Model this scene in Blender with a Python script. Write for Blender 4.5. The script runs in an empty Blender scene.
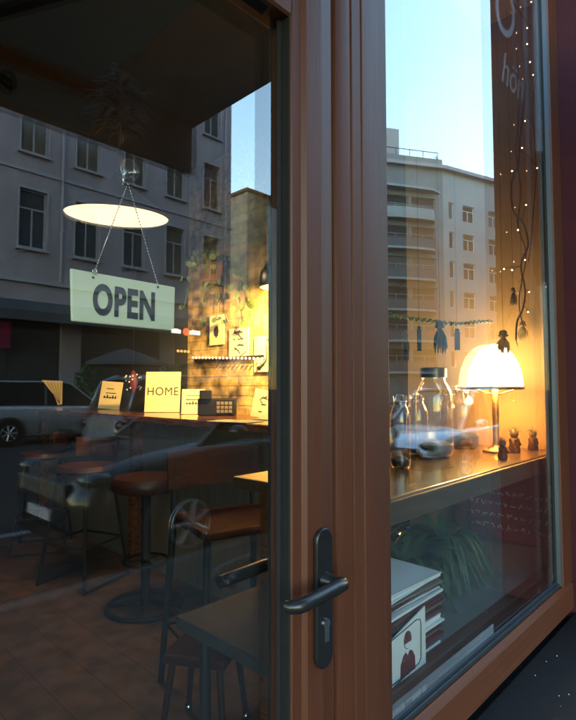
import bpy, bmesh, math, random
from mathutils import Vector, Matrix
R = math.radians
sc = bpy.context.scene
C = sc.collection
random.seed(7)

# ------------------------------------------------------------------ camera
CAM_D, CAM_H, HEAD, PITCH, F = 0.57, 1.42, R(46.4), math.atan2(28, 520), 520.0
cam = bpy.data.cameras.new('camera'); camo = bpy.data.objects.new('camera', cam); C.objects.link(camo)
camo.location = (0, -CAM_D, CAM_H)
camo.rotation_euler = (R(90) + PITCH, 0, -HEAD)
cam.sensor_fit = 'VERTICAL'; cam.sensor_height = 36.0; cam.lens = F / 720 * 36
cam.clip_start = 0.02; cam.clip_end = 2000
sc.camera = camo

# ------------------------------------------------------------------ sky, sun, exposure
SUN_EL = 5.0
w = bpy.data.worlds.new('World'); sc.world = w; w.use_nodes = True
nt = w.node_tree; bg = nt.nodes['Background']
sky = nt.nodes.new('ShaderNodeTexSky'); sky.sky_type = 'NISHITA'; sky.sun_disc = False
sky.sun_elevation = R(SUN_EL); sky.sun_rotation = R(0); sky.air_density = 1.0; sky.dust_density = 0.0; sky.ozone_density = 1.5
nt.links.new(sky.outputs[0], bg.inputs[0]); bg.inputs[1].default_value = 0.15
sun = bpy.data.lights.new('sun', 'SUN'); suno = bpy.data.objects.new('sun', sun); C.objects.link(suno)
sun.energy = 2.0; sun.angle = R(0.5); sun.color = (1, .86, .68)
suno.rotation_euler = (-R(90 - SUN_EL), 0, 0); suno.location = (0, 30, 40)
sc.view_settings.view_transform = 'Standard'; sc.view_settings.look = 'None'
sc.view_settings.exposure = 4.35; sc.view_settings.gamma = 1.0
sc.view_settings.use_curve_mapping = False
sc.render.engine = 'CYCLES'
cy = sc.cycles
cy.use_denoising = True
cy.max_bounces = 12; cy.transparent_max_bounces = 24; cy.glossy_bounces = 5; cy.diffuse_bounces = 4
cy.sample_clamp_indirect = 6.0; cy.caustics_reflective = False; cy.caustics_refractive = False

# ------------------------------------------------------------------ photo pixel -> place
AX = Vector((math.sin(HEAD) * math.cos(PITCH), math.cos(HEAD) * math.cos(PITCH), math.sin(PITCH)))
RX = Vector((math.cos(HEAD), -math.sin(HEAD), 0)); UP = RX.cross(AX)
EYE = Vector((0, -CAM_D, CAM_H))
def ray(px, py): return AX + RX * ((px - 288) / F) + UP * ((360 - py) / F)
def on(axis, px, py, v):
    d = ray(px, py); i = 'xyz'.index(axis)
    return EYE + d * ((v - EYE[i]) / d[i])
def depth(p): return (Vector(p) - EYE).dot(AX)
YG = 0.03                                   # the mirror plane of the panes
def mirror(p): return Vector((p[0], 2 * YG - p[1], p[2]))

# ------------------------------------------------------------------ materials
def nodes(name):
    m = bpy.data.materials.new(name); m.use_nodes = True
    t = m.node_tree
    return m, t, t.nodes['Principled BSDF']
def noise_col(t, bs, c, amt, scale, stretch=(1, 1, 1), detail=6, bump=0.0, rough=None, dist=0.0):
    tc = t.nodes.new('ShaderNodeTexCoord'); mp = t.nodes.new('ShaderNodeMapping'); mp.inputs[3].default_value = stretch
    n = t.nodes.new('ShaderNodeTexNoise'); n.inputs['Scale'].default_value = scale; n.inputs['Detail'].default_value = detail
    n.inputs['Roughness'].default_value = .65; n.inputs['Distortion'].default_value = dist
    t.links.new(tc.outputs['Object'], mp.inputs[0]); t.links.new(mp.outputs[0], n.inputs[0])
    cr = t.nodes.new('ShaderNodeValToRGB')
    cr.color_ramp.elements[0].position = .28; cr.color_ramp.elements[1].position = .72
    cr.color_ramp.elements[0].color = tuple(x * (1 - amt) for x in c) + (1,)
    cr.color_ramp.elements[1].color = tuple(min(1, x * (1 + amt)) for x in c) + (1,)
    t.links.new(n.outputs[0], cr.inputs[0]); t.links.new(cr.outputs[0], bs.inputs['Base Color'])
    if bump:
        b = t.nodes.new('ShaderNodeBump'); b.inputs['Strength'].default_value = bump; b.inputs['Distance'].default_value = .01
        t.links.new(n.outputs[0], b.inputs['Height']); t.links.new(b.outputs[0], bs.inputs['Normal'])
    if rough:
        mr = t.nodes.new('ShaderNodeMapRange'); mr.inputs[3].default_value = rough[0]; mr.inputs[4].default_value = rough[1]
        t.links.new(n.outputs[0], mr.inputs[0]); t.links.new(mr.outputs[0], bs.inputs['Roughness'])
    return n, cr
def mat(name, c, rough=.6, amt=.15, scale=8, stretch=(1, 1, 1), bump=.1, metal=0, coat=0, spec=.5, vary=.08):
    m, t, bs = nodes(name)
    bs.inputs['Metallic'].default_value = metal; bs.inputs['Coat Weight'].default_value = coat
    bs.inputs['Specular IOR Level'].default_value = spec
    noise_col(t, bs, c, amt, scale, stretch, bump=bump, rough=(max(.02, rough - vary), min(1, rough + vary)))
    return m
def emis(name, c, s, base=None):
    m, t, bs = nodes(name)
    bs.inputs['Base Color'].default_value = tuple(base or c) + (1,)
    bs.inputs['Emission Color'].default_value = tuple(c) + (1,); bs.inputs['Emission Strength'].default_value = s
    return m
def glass(name, tint, surf, rough=0.0, ior=1.5, dirt=0.0):
    """clear sheet: transparent plus a mirror whose share follows Fresnel for SURF surfaces behind one another"""
    m = bpy.data.materials.new(name); m.use_nodes = True; t = m.node_tree; t.nodes.clear()
    o = t.nodes.new('ShaderNodeOutputMaterial'); mx = t.nodes.new('ShaderNodeMixShader')
    tr = t.nodes.new('ShaderNodeBsdfTransparent'); gl = t.nodes.new('ShaderNodeBsdfGlossy')
    tr.inputs[0].default_value = tuple(tint) + (1,); gl.inputs['Roughness'].default_value = rough; gl.inputs[0].default_value = (1, 1, 1, 1)
    fr = t.nodes.new('ShaderNodeFresnel'); ge = t.nodes.new('ShaderNodeNewGeometry')
    mr = t.nodes.new('ShaderNodeMapRange'); mr.inputs[3].default_value = ior; mr.inputs[4].default_value = 1 / ior
    t.links.new(ge.outputs['Backfacing'], mr.inputs[0]); t.links.new(mr.outputs[0], fr.inputs['IOR'])
    def ma(op, a, b):
        n = t.nodes.new('ShaderNodeMath'); n.operation = op
        for i, v in enumerate((a, b)):
            if isinstance(v, (int, float)): n.inputs[i].default_value = v
            else: t.links.new(v, n.inputs[i])
        return n.outputs[0]
    r = fr.outputs[0]
    tot = ma('DIVIDE', ma('MULTIPLY', r, surf), ma('ADD', ma('MULTIPLY', r, surf - 1), 1.0))
    t.links.new(tot, mx.inputs[0]); t.links.new(tr.outputs[0], mx.inputs[1]); t.links.new(gl.outputs[0], mx.inputs[2])
    last = mx.outputs[0]
    if dirt:
        tc = t.nodes.new('ShaderNodeTexCoord'); mp = t.nodes.new('ShaderNodeMapping'); mp.inputs[3].default_value = (9, 9, 2.2)
        n = t.nodes.new('ShaderNodeTexNoise'); n.inputs['Scale'].default_value = 1.0; n.inputs['Detail'].default_value = 8
        t.links.new(tc.outputs['Object'], mp.inputs[0]); t.links.new(mp.outputs[0], n.inputs[0])
        d = ma('MULTIPLY', ma('POWER', n.outputs[0], 2.0), dirt)
        df = t.nodes.new('ShaderNodeBsdfDiffuse'); df.inputs[0].default_value = (.6, .6, .6, 1)
        m2 = t.nodes.new('ShaderNodeMixShader')
        t.links.new(d, m2.inputs[0]); t.links.new(last, m2.inputs[1]); t.links.new(df.outputs[0], m2.inputs[2]); last = m2.outputs[0]
    t.links.new(last, o.inputs[0])
    return m
def bricky(name, c1, c2, mortar, axes, scale, bw, bh, ms, rough=.85, bump=.5, noise=.35, off=.5, spec=.3):
    m, t, bs = nodes(name)
    tc = t.nodes.new('ShaderNodeTexCoord'); sp = t.nodes.new('ShaderNodeSeparateXYZ'); cb = t.nodes.new('ShaderNodeCombineXYZ')
    t.links.new(tc.outputs['Object'], sp.inputs[0])
    t.links.new(sp.outputs[axes[0]], cb.inputs[0]); t.links.new(sp.outputs[axes[1]], cb.inputs[1])
    n = t.nodes.new('ShaderNodeTexNoise'); n.inputs['Scale'].default_value = 9; n.inputs['Detail'].default_value = 8
    t.links.new(tc.outputs['Object'], n.inputs[0])
    b = t.nodes.new('ShaderNodeTexBrick'); b.offset = off
    b.inputs['Color1'].default_value = tuple(c1) + (1,); b.inputs['Color2'].default_value = tuple(c2) + (1,); b.inputs['Mortar'].default_value = tuple(mortar) + (1,)
    b.inputs['Scale'].default_value = scale; b.inputs['Mortar Size'].default_value = ms; b.inputs['Mortar Smooth'].default_value = .3
    b.inputs['Brick Width'].default_value = bw; b.inputs['Row Height'].default_value = bh
    t.links.new(cb.outputs[0], b.inputs['Vector'])
    mx = t.nodes.new('ShaderNodeMix'); mx.data_type = 'RGBA'; mx.blend_type = 'MULTIPLY'; mx.inputs[0].default_value = 1
    cr = t.nodes.new('ShaderNodeValToRGB'); cr.color_ramp.elements[0].position = .3; cr.color_ramp.elements[1].position = .7
    cr.color_ramp.elements[0].color = (1 - noise * 1.6,) * 3 + (1,); cr.color_ramp.elements[1].color = (1 + noise,) * 3 + (1,)
    t.links.new(n.outputs[0], cr.inputs[0]); t.links.new(b.outputs[0], mx.inputs[6]); t.links.new(cr.outputs[0], mx.inputs[7])
    t.links.new(mx.outputs[2], bs.inputs['Base Color'])
    bs.inputs['Roughness'].default_value = rough; bs.inputs['Specular IOR Level'].default_value = spec
    ad = t.nodes.new('ShaderNodeMath'); ad.operation = 'MULTIPLY_ADD'; ad.inputs[1].default_value = -.8
    t.links.new(b.outputs['Fac'], ad.inputs[0]); t.links.new(n.outputs[0], ad.inputs[2])
    bp = t.nodes.new('ShaderNodeBump'); bp.inputs['Strength'].default_value = bump; bp.inputs['Distance'].default_value = .012
    t.links.new(ad.outputs[0], bp.inputs['Height']); t.links.new(bp.outputs[0], bs.inputs['Normal'])
    return m

M = {}
M['wood_v'] = mat('stained_wood_upright', (.080, .0245, .0110), .5, .16, 5.0, (40, 40, .5), .1, coat=0, spec=.4, vary=.12)
M['wood_h'] = mat('stained_wood_level', (.1, .032, .014), .5, .2, 5.0, (.5, 40, 40), .1, coat=0, spec=.4, vary=.12)
M['gasket'] = mat('black_rubber', (.009, .0095, .0105), .7, .2, 20, bump=.02, spec=.2)
M['alu'] = mat('grey_spacer', (.05, .062, .075), .5, .1, 30, (1, 1, .1), .02, metal=.6)
M['black'] = mat('black_coated_metal', (.012, .012, .013), .3, .2, 40, bump=.03)
M['chrome'] = mat('bright_metal', (.7, .7, .7), .16, .05, 30, bump=0, metal=1)
M['brass'] = mat('dull_brass', (.35, .2, .08), .35, .2, 30, bump=.05, metal=1)
M['maroon'] = mat('maroon_paint', (.05, .012, .017), .7, .2, 5, bump=.06, spec=.15)
M['sill'] = mat('black_stone_sill', (.006, .006, .0065), .7, .5, 60, bump=.15, vary=.15, spec=.25)
M['crumb'] = mat('pale_grit', (.45, .42, .4), .8)
M['pane'] = glass('window_glass', (.94, .965, .955), 2.1, dirt=.0035)
M['jar'] = glass('jar_glass', (.955, .97, .95), 2.4, .02)
M['dark_pane'] = mat('dark_room_glass', (.05, .052, .058), .06, .3, 1.2, bump=0, vary=.02)
M['curtain_pane'] = mat('curtained_glass', (.16, .155, .15), .12, .5, 6, (3, 3, .2), bump=0, vary=.02)
M['brown_pane'] = mat('brown_blind_glass', (.11, .085, .06), .1, .3, 3, bump=0, vary=.02)
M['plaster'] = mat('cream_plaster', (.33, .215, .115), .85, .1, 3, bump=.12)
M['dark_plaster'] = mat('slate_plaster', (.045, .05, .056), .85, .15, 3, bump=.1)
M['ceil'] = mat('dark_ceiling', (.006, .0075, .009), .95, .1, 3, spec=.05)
M['brick'] = bricky('old_brick', (.5, .35, .15), (.4, .26, .11), (.4, .3, .16), (1, 2), 1.0, .22, .068, .009, noise=.55, bump=.8)
M['planks'] = bricky('floor_planks', (.11, .056, .031), (.092, .046, .026), (.03, .015, .009), (1, 0), 1.0, 3.4, .19, .0022, rough=.5, bump=.12, noise=.3, off=.37, spec=.35)
M['bar'] = mat('varnished_bar_wood', (.12, .042, .015), .28, .35, 4, (12, 1, 12), .06, coat=.5)
M['shelf'] = mat('shelf_wood', (.075, .042, .022), .3, .3, 4, (1, 14, 14), .06, coat=.4)
M['shelf_edge'] = mat('shelf_edge_paint', (.085, .06, .042), .5, .2, 6, (1, 10, 10), .06)
M['panel'] = mat('grey_panel', (.17, .14, .11), .6, .2, 5, (1, 8, 1), .06)
M['chairwood'] = mat('red_brown_plywood', (.035, .009, .004), .6, .3, 4, (2, 2, 14), .05, spec=.15)
M['seat'] = mat('brown_leather', (.045, .012, .007), .45, .25, 10, bump=.08)
M['iron'] = mat('dark_iron', (.012, .012, .014), .6, .2, 20, bump=.04, spec=.2)
M['tabletop'] = mat('dark_table', (.03, .03, .032), .65, .3, 5, (10, 1, 1), .05, spec=.15)
M['paper'] = mat('cream_card', (.8, .69, .42), .75, .08, 14, bump=.03)
M['white_paper'] = mat('white_paper', (.74, .77, .78), .6, .05, 14, bump=.02)
M['sign'] = mat('cream_sign_board', (.8, .81, .61), .55, .04, 9, bump=.02)
M['ink'] = mat('dark_ink', (.028, .03, .032), .6, .1, 20, bump=0)
M['dark_red'] = mat('dark_red_print', (.12, .028, .03), .6)
M['red'] = mat('red_paper', (.09, .008, .008), .6)
M['leaf'] = mat('dark_leaf', (.035, .085, .032), .5, .4, 18, bump=.1)
M['leaf2'] = mat('green_leaf', (.075, .12, .03), .5, .4, 18, bump=.1)
M['dry'] = mat('dried_palm', (.012, .012, .014), .8, .4, 18)
M['terra'] = mat('clay_pot', (.25, .15, .1), .8)
M['beans'] = mat('dark_tea', (.014, .012, .011), .8, .5, 60, bump=.6)
M['tassel'] = mat('dried_stalks', (.12, .1, .07), .85, .4, 40, bump=.2)
M['blue_tassel'] = mat('teal_dried_bundle', (.03, .07, .075), .85, .4, 40, bump=.2)
M['awning'] = mat('brown_awning_cloth', (.4, .46, .48), .9, .15, 30, bump=.1)
M['canopy'] = mat('brown_grey_canopy', (.62, .51, .45), .9, .2, 4, bump=.1)
M['valance'] = mat('slate_valance_cloth', (.42, .5, .6), .9, .15, 30, bump=.1)
M['rust'] = mat('awning_bar_wood', (.42, .17, .07), .55, .25, 8, bump=.1)
M['facade'] = mat('grey_render', (.36, .305, .325), .9, .22, 1.1, (1, 1, .3), bump=.08)
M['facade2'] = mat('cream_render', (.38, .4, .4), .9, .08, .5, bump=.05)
M['facade4'] = mat('darker_render_side', (.24, .25, .255), .9, .15, .6, bump=.05)  # darker tone for the balcony side of the same block
M['facade3'] = bricky('sandstone_blocks', (.42, .33, .25), (.36, .28, .21), (.3, .24, .18), (0, 2), 1.0, 1.4, .6, .02, noise=.2)
M['trim_grey'] = mat('grey_window_paint', (.4, .37, .39), .8)
M['stone'] = mat('pale_stone_trim', (.38, .37, .38), .85, .1, 3)
M['shopfront'] = mat('dark_shopfront', (.035, .033, .035), .5, .3, 2)
M['shop_wall'] = mat('shop_upper_wall', (.3, .26, .23), .9, .1, 1.5, bump=.1)
M['rail_grey'] = mat('grey_balcony_rail', (.13, .13, .135), .6)
M['roof'] = mat('roof_tile', (.16, .08, .06), .85, .2, 3)
M['asphalt'] = mat('asphalt', (.036, .036, .038), .9, .3, 30, bump=.3, spec=.1)
M['paving'] = mat('worn_paving', (.055, .054, .052), .9, .3, 6, bump=.2, spec=.1)
M['kerb'] = mat('granite_kerb', (.085, .085, .085), .8, .2, 20)
M['marking'] = mat('road_paint', (.16, .16, .16), .7, .15, 10)
M['ground'] = mat('ground', (.12, .115, .11), .9, .2, .2)
M['carglass'] = mat('car_glass', (.012, .013, .015), .05, .1, 3, bump=0, vary=.02)
M['tyre'] = mat('tyre', (.014, .014, .014), .9, spec=.1)
M['rim'] = mat('alloy_rim', (.5, .5, .52), .3, .05, 10, bump=0, metal=.8)
M['lens'] = mat('headlight_lens', (.06, .065, .07), .08, .1, 30, bump=0, vary=.02)
M['tail'] = mat('tail_lens', (.06, .008, .008), .1, .1, 30, bump=0, vary=.02)
M['bark'] = mat('bark', (.08, .06, .045), .9, .3, 12, (4, 4, 1), .4)
M['parasol'] = mat('parasol_cloth', (.07, .07, .078), .85)
M['vine'] = mat('dark_twig', (.03, .02, .015), .8)
M['letter'] = glass('frosted_film', (.95, .95, .95), .15, .3, dirt=.09)
def car_paint(name, c, k=1): return mat(name, c, .25, .04, 4, bump=0, metal=.45 * k, coat=k, spec=.5 * k, vary=.04)

# ------------------------------------------------------------------ mesh helpers
class MB:
    def __init__(s): s.bm = bmesh.new()
    def box(s, a, b, rot=None, piv=None):
        x0, y0, z0 = a; x1, y1, z1 = b
        v = [s.bm.verts.new(p) for p in ((x0, y0, z0), (x1, y0, z0), (x1, y1, z0), (x0, y1, z0), (x0, y0, z1), (x1, y0, z1), (x1, y1, z1), (x0, y1, z1))]
        for f in ((0, 3, 2, 1), (4, 5, 6, 7), (0, 1, 5, 4), (1, 2, 6, 5), (2, 3, 7, 6), (3, 0, 4, 7)): s.bm.faces.new([v[i] for i in f])
        if rot is not None: bmesh.ops.rotate(s.bm, verts=v, cent=piv or Vector(((x0 + x1) / 2, (y0 + y1) / 2, (z0 + z1) / 2)), matrix=rot)
        return s
    def tube(s, pts, r, n=8, cap=True):
        pts = [Vector(p) for p in pts]; rs = r if isinstance(r, (list, tuple)) else [r] * len(pts)
        rings = []; prev = None
        for i, p in enumerate(pts):
            d = (pts[min(i + 1, len(pts) - 1)] - pts[max(i - 1, 0)]).normalized()
            if prev is None: u = d.orthogonal().normalized()
            else:
                u = prev - d * prev.dot(d)
                u = u.normalized() if u.length > 1e-5 else d.orthogonal().normalized()
            prev = u; v = d.cross(u)
            rings.append([s.bm.verts.new(p + (u * math.cos(2 * math.pi * k / n) + v * math.sin(2 * math.pi * k / n)) * rs[i]) for k in range(n)])
        for a, b in zip(rings, rings[1:]):
            for k in range(n): s.bm.faces.new((a[k], a[(k + 1) % n], b[(k + 1) % n], b[k]))
        if cap:
            s.bm.faces.new(rings[0][::-1]); s.bm.faces.new(rings[-1])
        return s
    def ring(s, c, rad, r, n=32, m=8, axis='z'):
        c = Vector(c); rs = []
        for i in range(n):
            a = 2 * math.pi * i / n; row = []
            for j in range(m):
                b = 2 * math.pi * j / m; q = rad + r * math.cos(b); z = r * math.sin(b)
                p = (q * math.cos(a), q * math.sin(a), z)
                if axis == 'y': p = (p[0], p[2], p[1])
                if axis == 'x': p = (p[2], p[0], p[1])
                row.append(s.bm.verts.new(c + Vector(p)))
            rs.append(row)
        for i in range(n):
            for j in range(m): s.bm.faces.new((rs[i][j], rs[(i + 1) % n][j], rs[(i + 1) % n][(j + 1) % m], rs[i][(j + 1) % m]))
        return s
    def lathe(s, prof, c=(0, 0, 0), n=28, axis='z', close=False):
        c = Vector(c); rows = []
        for (r, h) in prof:
            if r < 1e-6:
                p = Vector((0, 0, h)); 
                if axis == 'y': p = Vector((0, h, 0))
                if axis == 'x': p = Vector((h, 0, 0))
                rows.append([s.bm.verts.new(c + p)]); continue
            row = []
            for k in range(n):
                a = 2 * math.pi * k / n; p = (r * math.cos(a), r * math.sin(a), h)
                if axis == 'y': p = (p[0], p[2], -p[1])
                if axis == 'x': p = (p[2], p[0], p[1])
                row.append(s.bm.verts.new(c + Vector(p)))
            rows.append(row)
        for a, b in zip(rows, rows[1:]):
            for k in range(n):
                if len(a) == 1 and len(b) == 1: continue
                if len(a) == 1: s.bm.faces.new((a[0], b[(k + 1) % n], b[k]))
                elif len(b) == 1: s.bm.faces.new((a[k], a[(k + 1) % n], b[0]))
                else: s.bm.faces.new((a[k], a[(k + 1) % n], b[(k + 1) % n], b[k]))
        return s
    def ball(s, c, r, sub=2, sc_=(1, 1, 1)):
        v = bmesh.ops.create_icosphere(s.bm, subdivisions=sub, radius=r)['verts']
        for q in v: q.co = Vector((q.co.x * sc_[0], q.co.y * sc_[1], q.co.z * sc_[2])) + Vector(c)
        return s
    def poly(s, pts, thick):
        """outline (3-D points in one plane) given a thickness vector"""
        t = Vector(thick); n = len(pts)
        a = [s.bm.verts.new(p) for p in pts]; b = [s.bm.verts.new(Vector(p) + t) for p in pts]
        s.bm.faces.new(a[::-1]); s.bm.faces.new(b)
        for k in range(n): s.bm.faces.new((a[k], a[(k + 1) % n], b[(k + 1) % n], b[k]))
        return s
    def quad(s, *p): s.bm.faces.new([s.bm.verts.new(q) for q in p]); return s
    def wall(s, T, u0, u1, v0, v1, d, holes):
        """a wall of depth d with openings; T(u, v, w) places a point"""
        us = sorted({u0, u1, *[h[0] for h in holes], *[h[1] for h in holes]}); vs = sorted({v0, v1, *[h[2] for h in holes], *[h[3] for h in holes]})
        us = [u for u in us if u0 <= u <= u1]; vs = [v for v in vs if v0 <= v <= v1]
        def solid(i, j):
            if i < 0 or j < 0 or i >= len(us) - 1 or j >= len(vs) - 1: return False
            a, b = (us[i] + us[i + 1]) / 2, (vs[j] + vs[j + 1]) / 2
            return not any(h[0] < a < h[1] and h[2] < b < h[3] for h in holes)
        for i in range(len(us) - 1):
            for j in range(len(vs) - 1):
                if not solid(i, j): continue
                a, b, c, e = us[i], us[i + 1], vs[j], vs[j + 1]
                s.quad(T(a, c, 0), T(b, c, 0), T(b, e, 0), T(a, e, 0)); s.quad(T(a, c, d), T(a, e, d), T(b, e, d), T(b, c, d))
                if not solid(i - 1, j): s.quad(T(a, c, 0), T(a, e, 0), T(a, e, d), T(a, c, d))
                if not solid(i + 1, j): s.quad(T(b, c, 0), T(b, c, d), T(b, e, d), T(b, e, 0))
                if not solid(i, j - 1): s.quad(T(a, c, 0), T(a, c, d), T(b, c, d), T(b, c, 0))
                if not solid(i, j + 1): s.quad(T(a, e, 0), T(b, e, 0), T(b, e, d), T(a, e, d))
        return s
    def build(s, name, m, parent=None, smooth=False, bevel=0, label=None, seg=2, recalc=True):
        bm = s.bm
        if recalc: bmesh.ops.recalc_face_normals(bm, faces=bm.faces)
        me = bpy.data.meshes.new(name)
        if bevel: pass
        bm.to_mesh(me); bm.free()
        for mm in (m if isinstance(m, (list, tuple)) else [m]): me.materials.append(mm)
        if smooth:
            for p in me.polygons: p.use_smooth = True
        o = bpy.data.objects.new(name, me); C.objects.link(o)
        if smooth and smooth != True:
            me.set_sharp_from_angle(angle=R(smooth))
        if bevel:
            bv = o.modifiers.new('bevel', 'BEVEL'); bv.width = bevel; bv.segments = seg; bv.limit_method = 'ANGLE'; bv.angle_limit = R(40)
        if parent: o.parent = parent
        if label: o['label'] = label
        return o
def tag(o, label=None, cat=None, group=None, kind=None):
    for k, v in (('label', label), ('category', cat), ('group', group), ('kind', kind)):
        if v: o[k] = v
    return o
def thing(name, label, cat, loc=(0, 0, 0), rz=0, group=None, kind='thing'):
    o = bpy.data.objects.new(name, None); C.objects.link(o); o.empty_display_size = .1
    o.location = loc; o.rotation_euler = (0, 0, rz)
    return tag(o, label, cat, group, kind)
def copy_tree(o, parent=None):
    c = o.copy(); C.objects.link(c)
    if parent: c.parent = parent
    for ch in list(o.children): copy_tree(ch, c)
    return c
def text(name, s, m, parent, loc, rot, size, extrude=.001, sx=1.0, offset=0.0, shear=0.0, align='CENTER', spc=1.0):
    cu = bpy.data.curves.new(name, 'FONT'); cu.body = s; cu.size = size; cu.extrude = extrude; cu.offset = offset; cu.shear = shear
    cu.space_character = spc; cu.align_x = align; cu.align_y = 'CENTER'; cu.resolution_u = 6
    tmp = bpy.data.objects.new('tmp', cu); C.objects.link(tmp)
    dg = bpy.context.evaluated_depsgraph_get(); dg.update()
    me = bpy.data.meshes.new_from_object(tmp.evaluated_get(dg)); bpy.data.objects.remove(tmp)
    me.name = name; me.materials.clear(); me.materials.append(m)
    for v in me.vertices: v.co.x *= sx
    o = bpy.data.objects.new(name, me); C.objects.link(o); o.location = loc; o.rotation_euler = rot
    if parent: o.parent = parent
    return o

FL = 0.13                 # shop floor, one step above the pavement
WX = 2.40                 # side wall of the shop
BARZ = 1.235

# ================================================================== THE STREET
tag(MB().box((-400, -400, -.6), (400, 400, -.16)).build('ground', M['ground']), kind='structure')
tag(MB().box((-60, -3.0, -.14), (120, .3, 0)).build('pavement', M['paving']), kind='structure')
tag(MB().box((-60, -3.15, -.15), (120, -3.003, .004)).build('kerb', M['kerb'], bevel=.015), kind='structure')
tag(MB().box((-60, -17.0, -.155), (120, -3.153, -.12)).build('road', M['asphalt']), kind='structure')
tag(MB().box((-60, -17.15, -.15), (120, -17.003, .004)).build('far_kerb', M['kerb'], bevel=.015), kind='structure')
tag(MB().box((-60, -20.5, -.14), (120, -17.153, 0)).build('far_pavement', M['paving']), kind='structure')
mk = MB()
mk.box((-40, -5.35, -.119), (60, -5.23, -.116))
for i in range(-8, 14): mk.box((i * 6, -10.2, -.119), (i * 6 + 3, -10.08, -.116))
tag(mk.build('road_markings', M['marking']), kind='structure')

# ---- windows for far buildings (frame > pane)
def window_parts(root, T, u, v, wd, hg, frame_m=None, dep=.18, name='window', bars=True, trim=True):
    a, b, c, e = u - wd / 2, u + wd / 2, v - hg / 2, v + hg / 2
    f = MB(); k = .06
    def bx(a, b, c, e, d0, d1):
        P = [T(a, c, d0), T(b, c, d0), T(b, c, d1), T(a, c, d1), T(a, e, d0), T(b, e, d0), T(b, e, d1), T(a, e, d1)]
        vv = [f.bm.verts.new(p) for p in P]
        for q in ((0, 3, 2, 1), (4, 5, 6, 7), (0, 1, 5, 4), (1, 2, 6, 5), (2, 3, 7, 6), (3, 0, 4, 7)): f.bm.faces.new([vv[i] for i in q])
    bx(a, a + k, c, e, dep - .08, dep); bx(b - k, b, c, e, dep - .08, dep)
    bx(a + k, b - k, c, c + k, dep - .08, dep); bx(a + k, b - k, e - k, e, dep - .08, dep)
    if bars:
        mid = c + hg * .68
        bx(u - .03, u + .03, c + k, mid - .03, dep - .07, dep); bx(a + k, b - k, mid - .03, mid + .03, dep - .075, dep)
    if trim:
        t = .07
        bx(a - t, a, c - t, e + t, -.05, .0); bx(b, b + t, c - t, e + t, -.05, .0); bx(a, b, e, e + t, -.05, .0); bx(a - t - .05, b + t + .05, c - t - .06, c - t, -.14, .02); bx(a, b, c - t, c, -.05, 0)
    o = f.build(name, frame_m or M['stone'], root)
    p = MB(); p.quad(T(a + k, c + k, dep - .03), T(b - k, c + k, dep - .03), T(b - k, e - k, dep - .03), T(a + k, e - k, dep - .03))
    p.build('pane', M[random.choice(('dark_pane', 'dark_pane', 'dark_pane', 'curtain_pane', 'brown_pane'))] if name == 'window' else M['dark_pane'], o)
    return o

# ---- building straight across the street
FY = -20.5
op = thing('apartment_building', 'grey rendered old apartment house with tall framed windows, reflected behind the open sign', 'building', (0, FY, 0))
T = lambda u, v, w: (u, -w, v)
cols = [7.65 + 2.2 * k for k in range(-6, 5)]
floors = [(8.05, 2.3), (11.85, 2.3), (15.6, 2.1)]
holes = [(u - .52, u + .52, v - h / 2, v + h / 2) for u in cols for v, h in floors]
shops = [(-5.2, -1.0, .5, 4.1), (-.2, 4.0, .5, 4.1), (5.0, 8.9, .5, 4.1), (9.7, 13.6, .5, 4.1), (14.3, 17.0, .5, 4.1)]
MB().wall(T, -8, 17.75, 0, 18.6, .4, holes + shops).build('wall', M['facade'], op)
b = MB(); b.box((-7.95, -11, 0), (17.7, -.45, 18.55)); b.build('core', M['dark_plaster'], op)
b = MB(); b.box((-8.1, 0.003, 5.5), (17.85, .12, 5.66)); b.box((-8.1, .003, 9.88), (17.85, .06, 9.98)); b.box((-8.2, .003, 18.0), (17.95, .35, 18.6)); b.build('cornice', M['trim_grey'], op)
MB().poly([(-8.3, .4, 18.603), (18, .4, 18.603), (18, -11.5, 18.603), (-8.3, -11.5, 18.603)], (0, 0, .25)).build('roof', M['roof'], op)
for u in cols:
    for v, h in floors: window_parts(op, T, u, v, 1.04, h, M['trim_grey'])
for (a, bb, c, e) in shops:
    window_parts(op, T, (a + bb) / 2, (c + e) / 2, bb - a, e - c, M['shopfront'], .3, 'shop_window', trim=False)
M['sign_glow'] = emis('lit_sign_white', (1, .86, .66), .5); M['sign_red'] = emis('lit_sign_red', (1, .09, .03), .5)
M['warm_glow'] = emis('shop_glow', (1, .5, .14), .35)
for x in (-3.0, 8.75, 17.3): MB().tube([(x, .1, 5.7), (x, .1, 18.2)], .06, 8).build('downpipe', M['trim_grey'], op)
# lit shop sign on the building
sg = thing('shop_sign', 'small lit white shop sign with a red disc on the dark awning across the street', 'sign', (0, 0, 0))
SF = FY + 1.26
p = mirror(on('y', 185, 332, -SF + 2 * YG)); sx, sz = p.x, p.z
MB().box((sx - .85, SF, sz - .2), (sx + .85, SF + .08, sz + .2)).build('board', M['shopfront'], sg, bevel=.01)
for xa, xb in ((sx - .78, sx - .22), (sx + .2, sx + .78)):
    b = MB(); x = xa
    while x < xb - .06:
        wdt = random.uniform(.07, .12); b.box((x, SF + .0805, sz - .1), (min(x + wdt, xb), SF + .105, sz + random.uniform(.06, .13))); x += wdt + .03
    b.build('lettering', M['sign_glow'], sg)
MB().lathe([(0, .11), (.17, .11), (.17, .13), (0, .13)], (sx, SF - .02, sz), 20, 'y').build('red_disc', M['sign_red'], sg)
lt = thing('wall_lamp', 'dim warm wall lamp on the shopfront under the grey apartment house', 'lamp')
p = mirror(on('y', 16, 310, -FY + 2 * YG - .2))
b = MB(); b.box((p.x - .25, FY + .003, p.z - .06), (p.x + .25, FY + .1, p.z + .06)); b.build('bracket', M['iron'], lt, bevel=.01)
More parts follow.
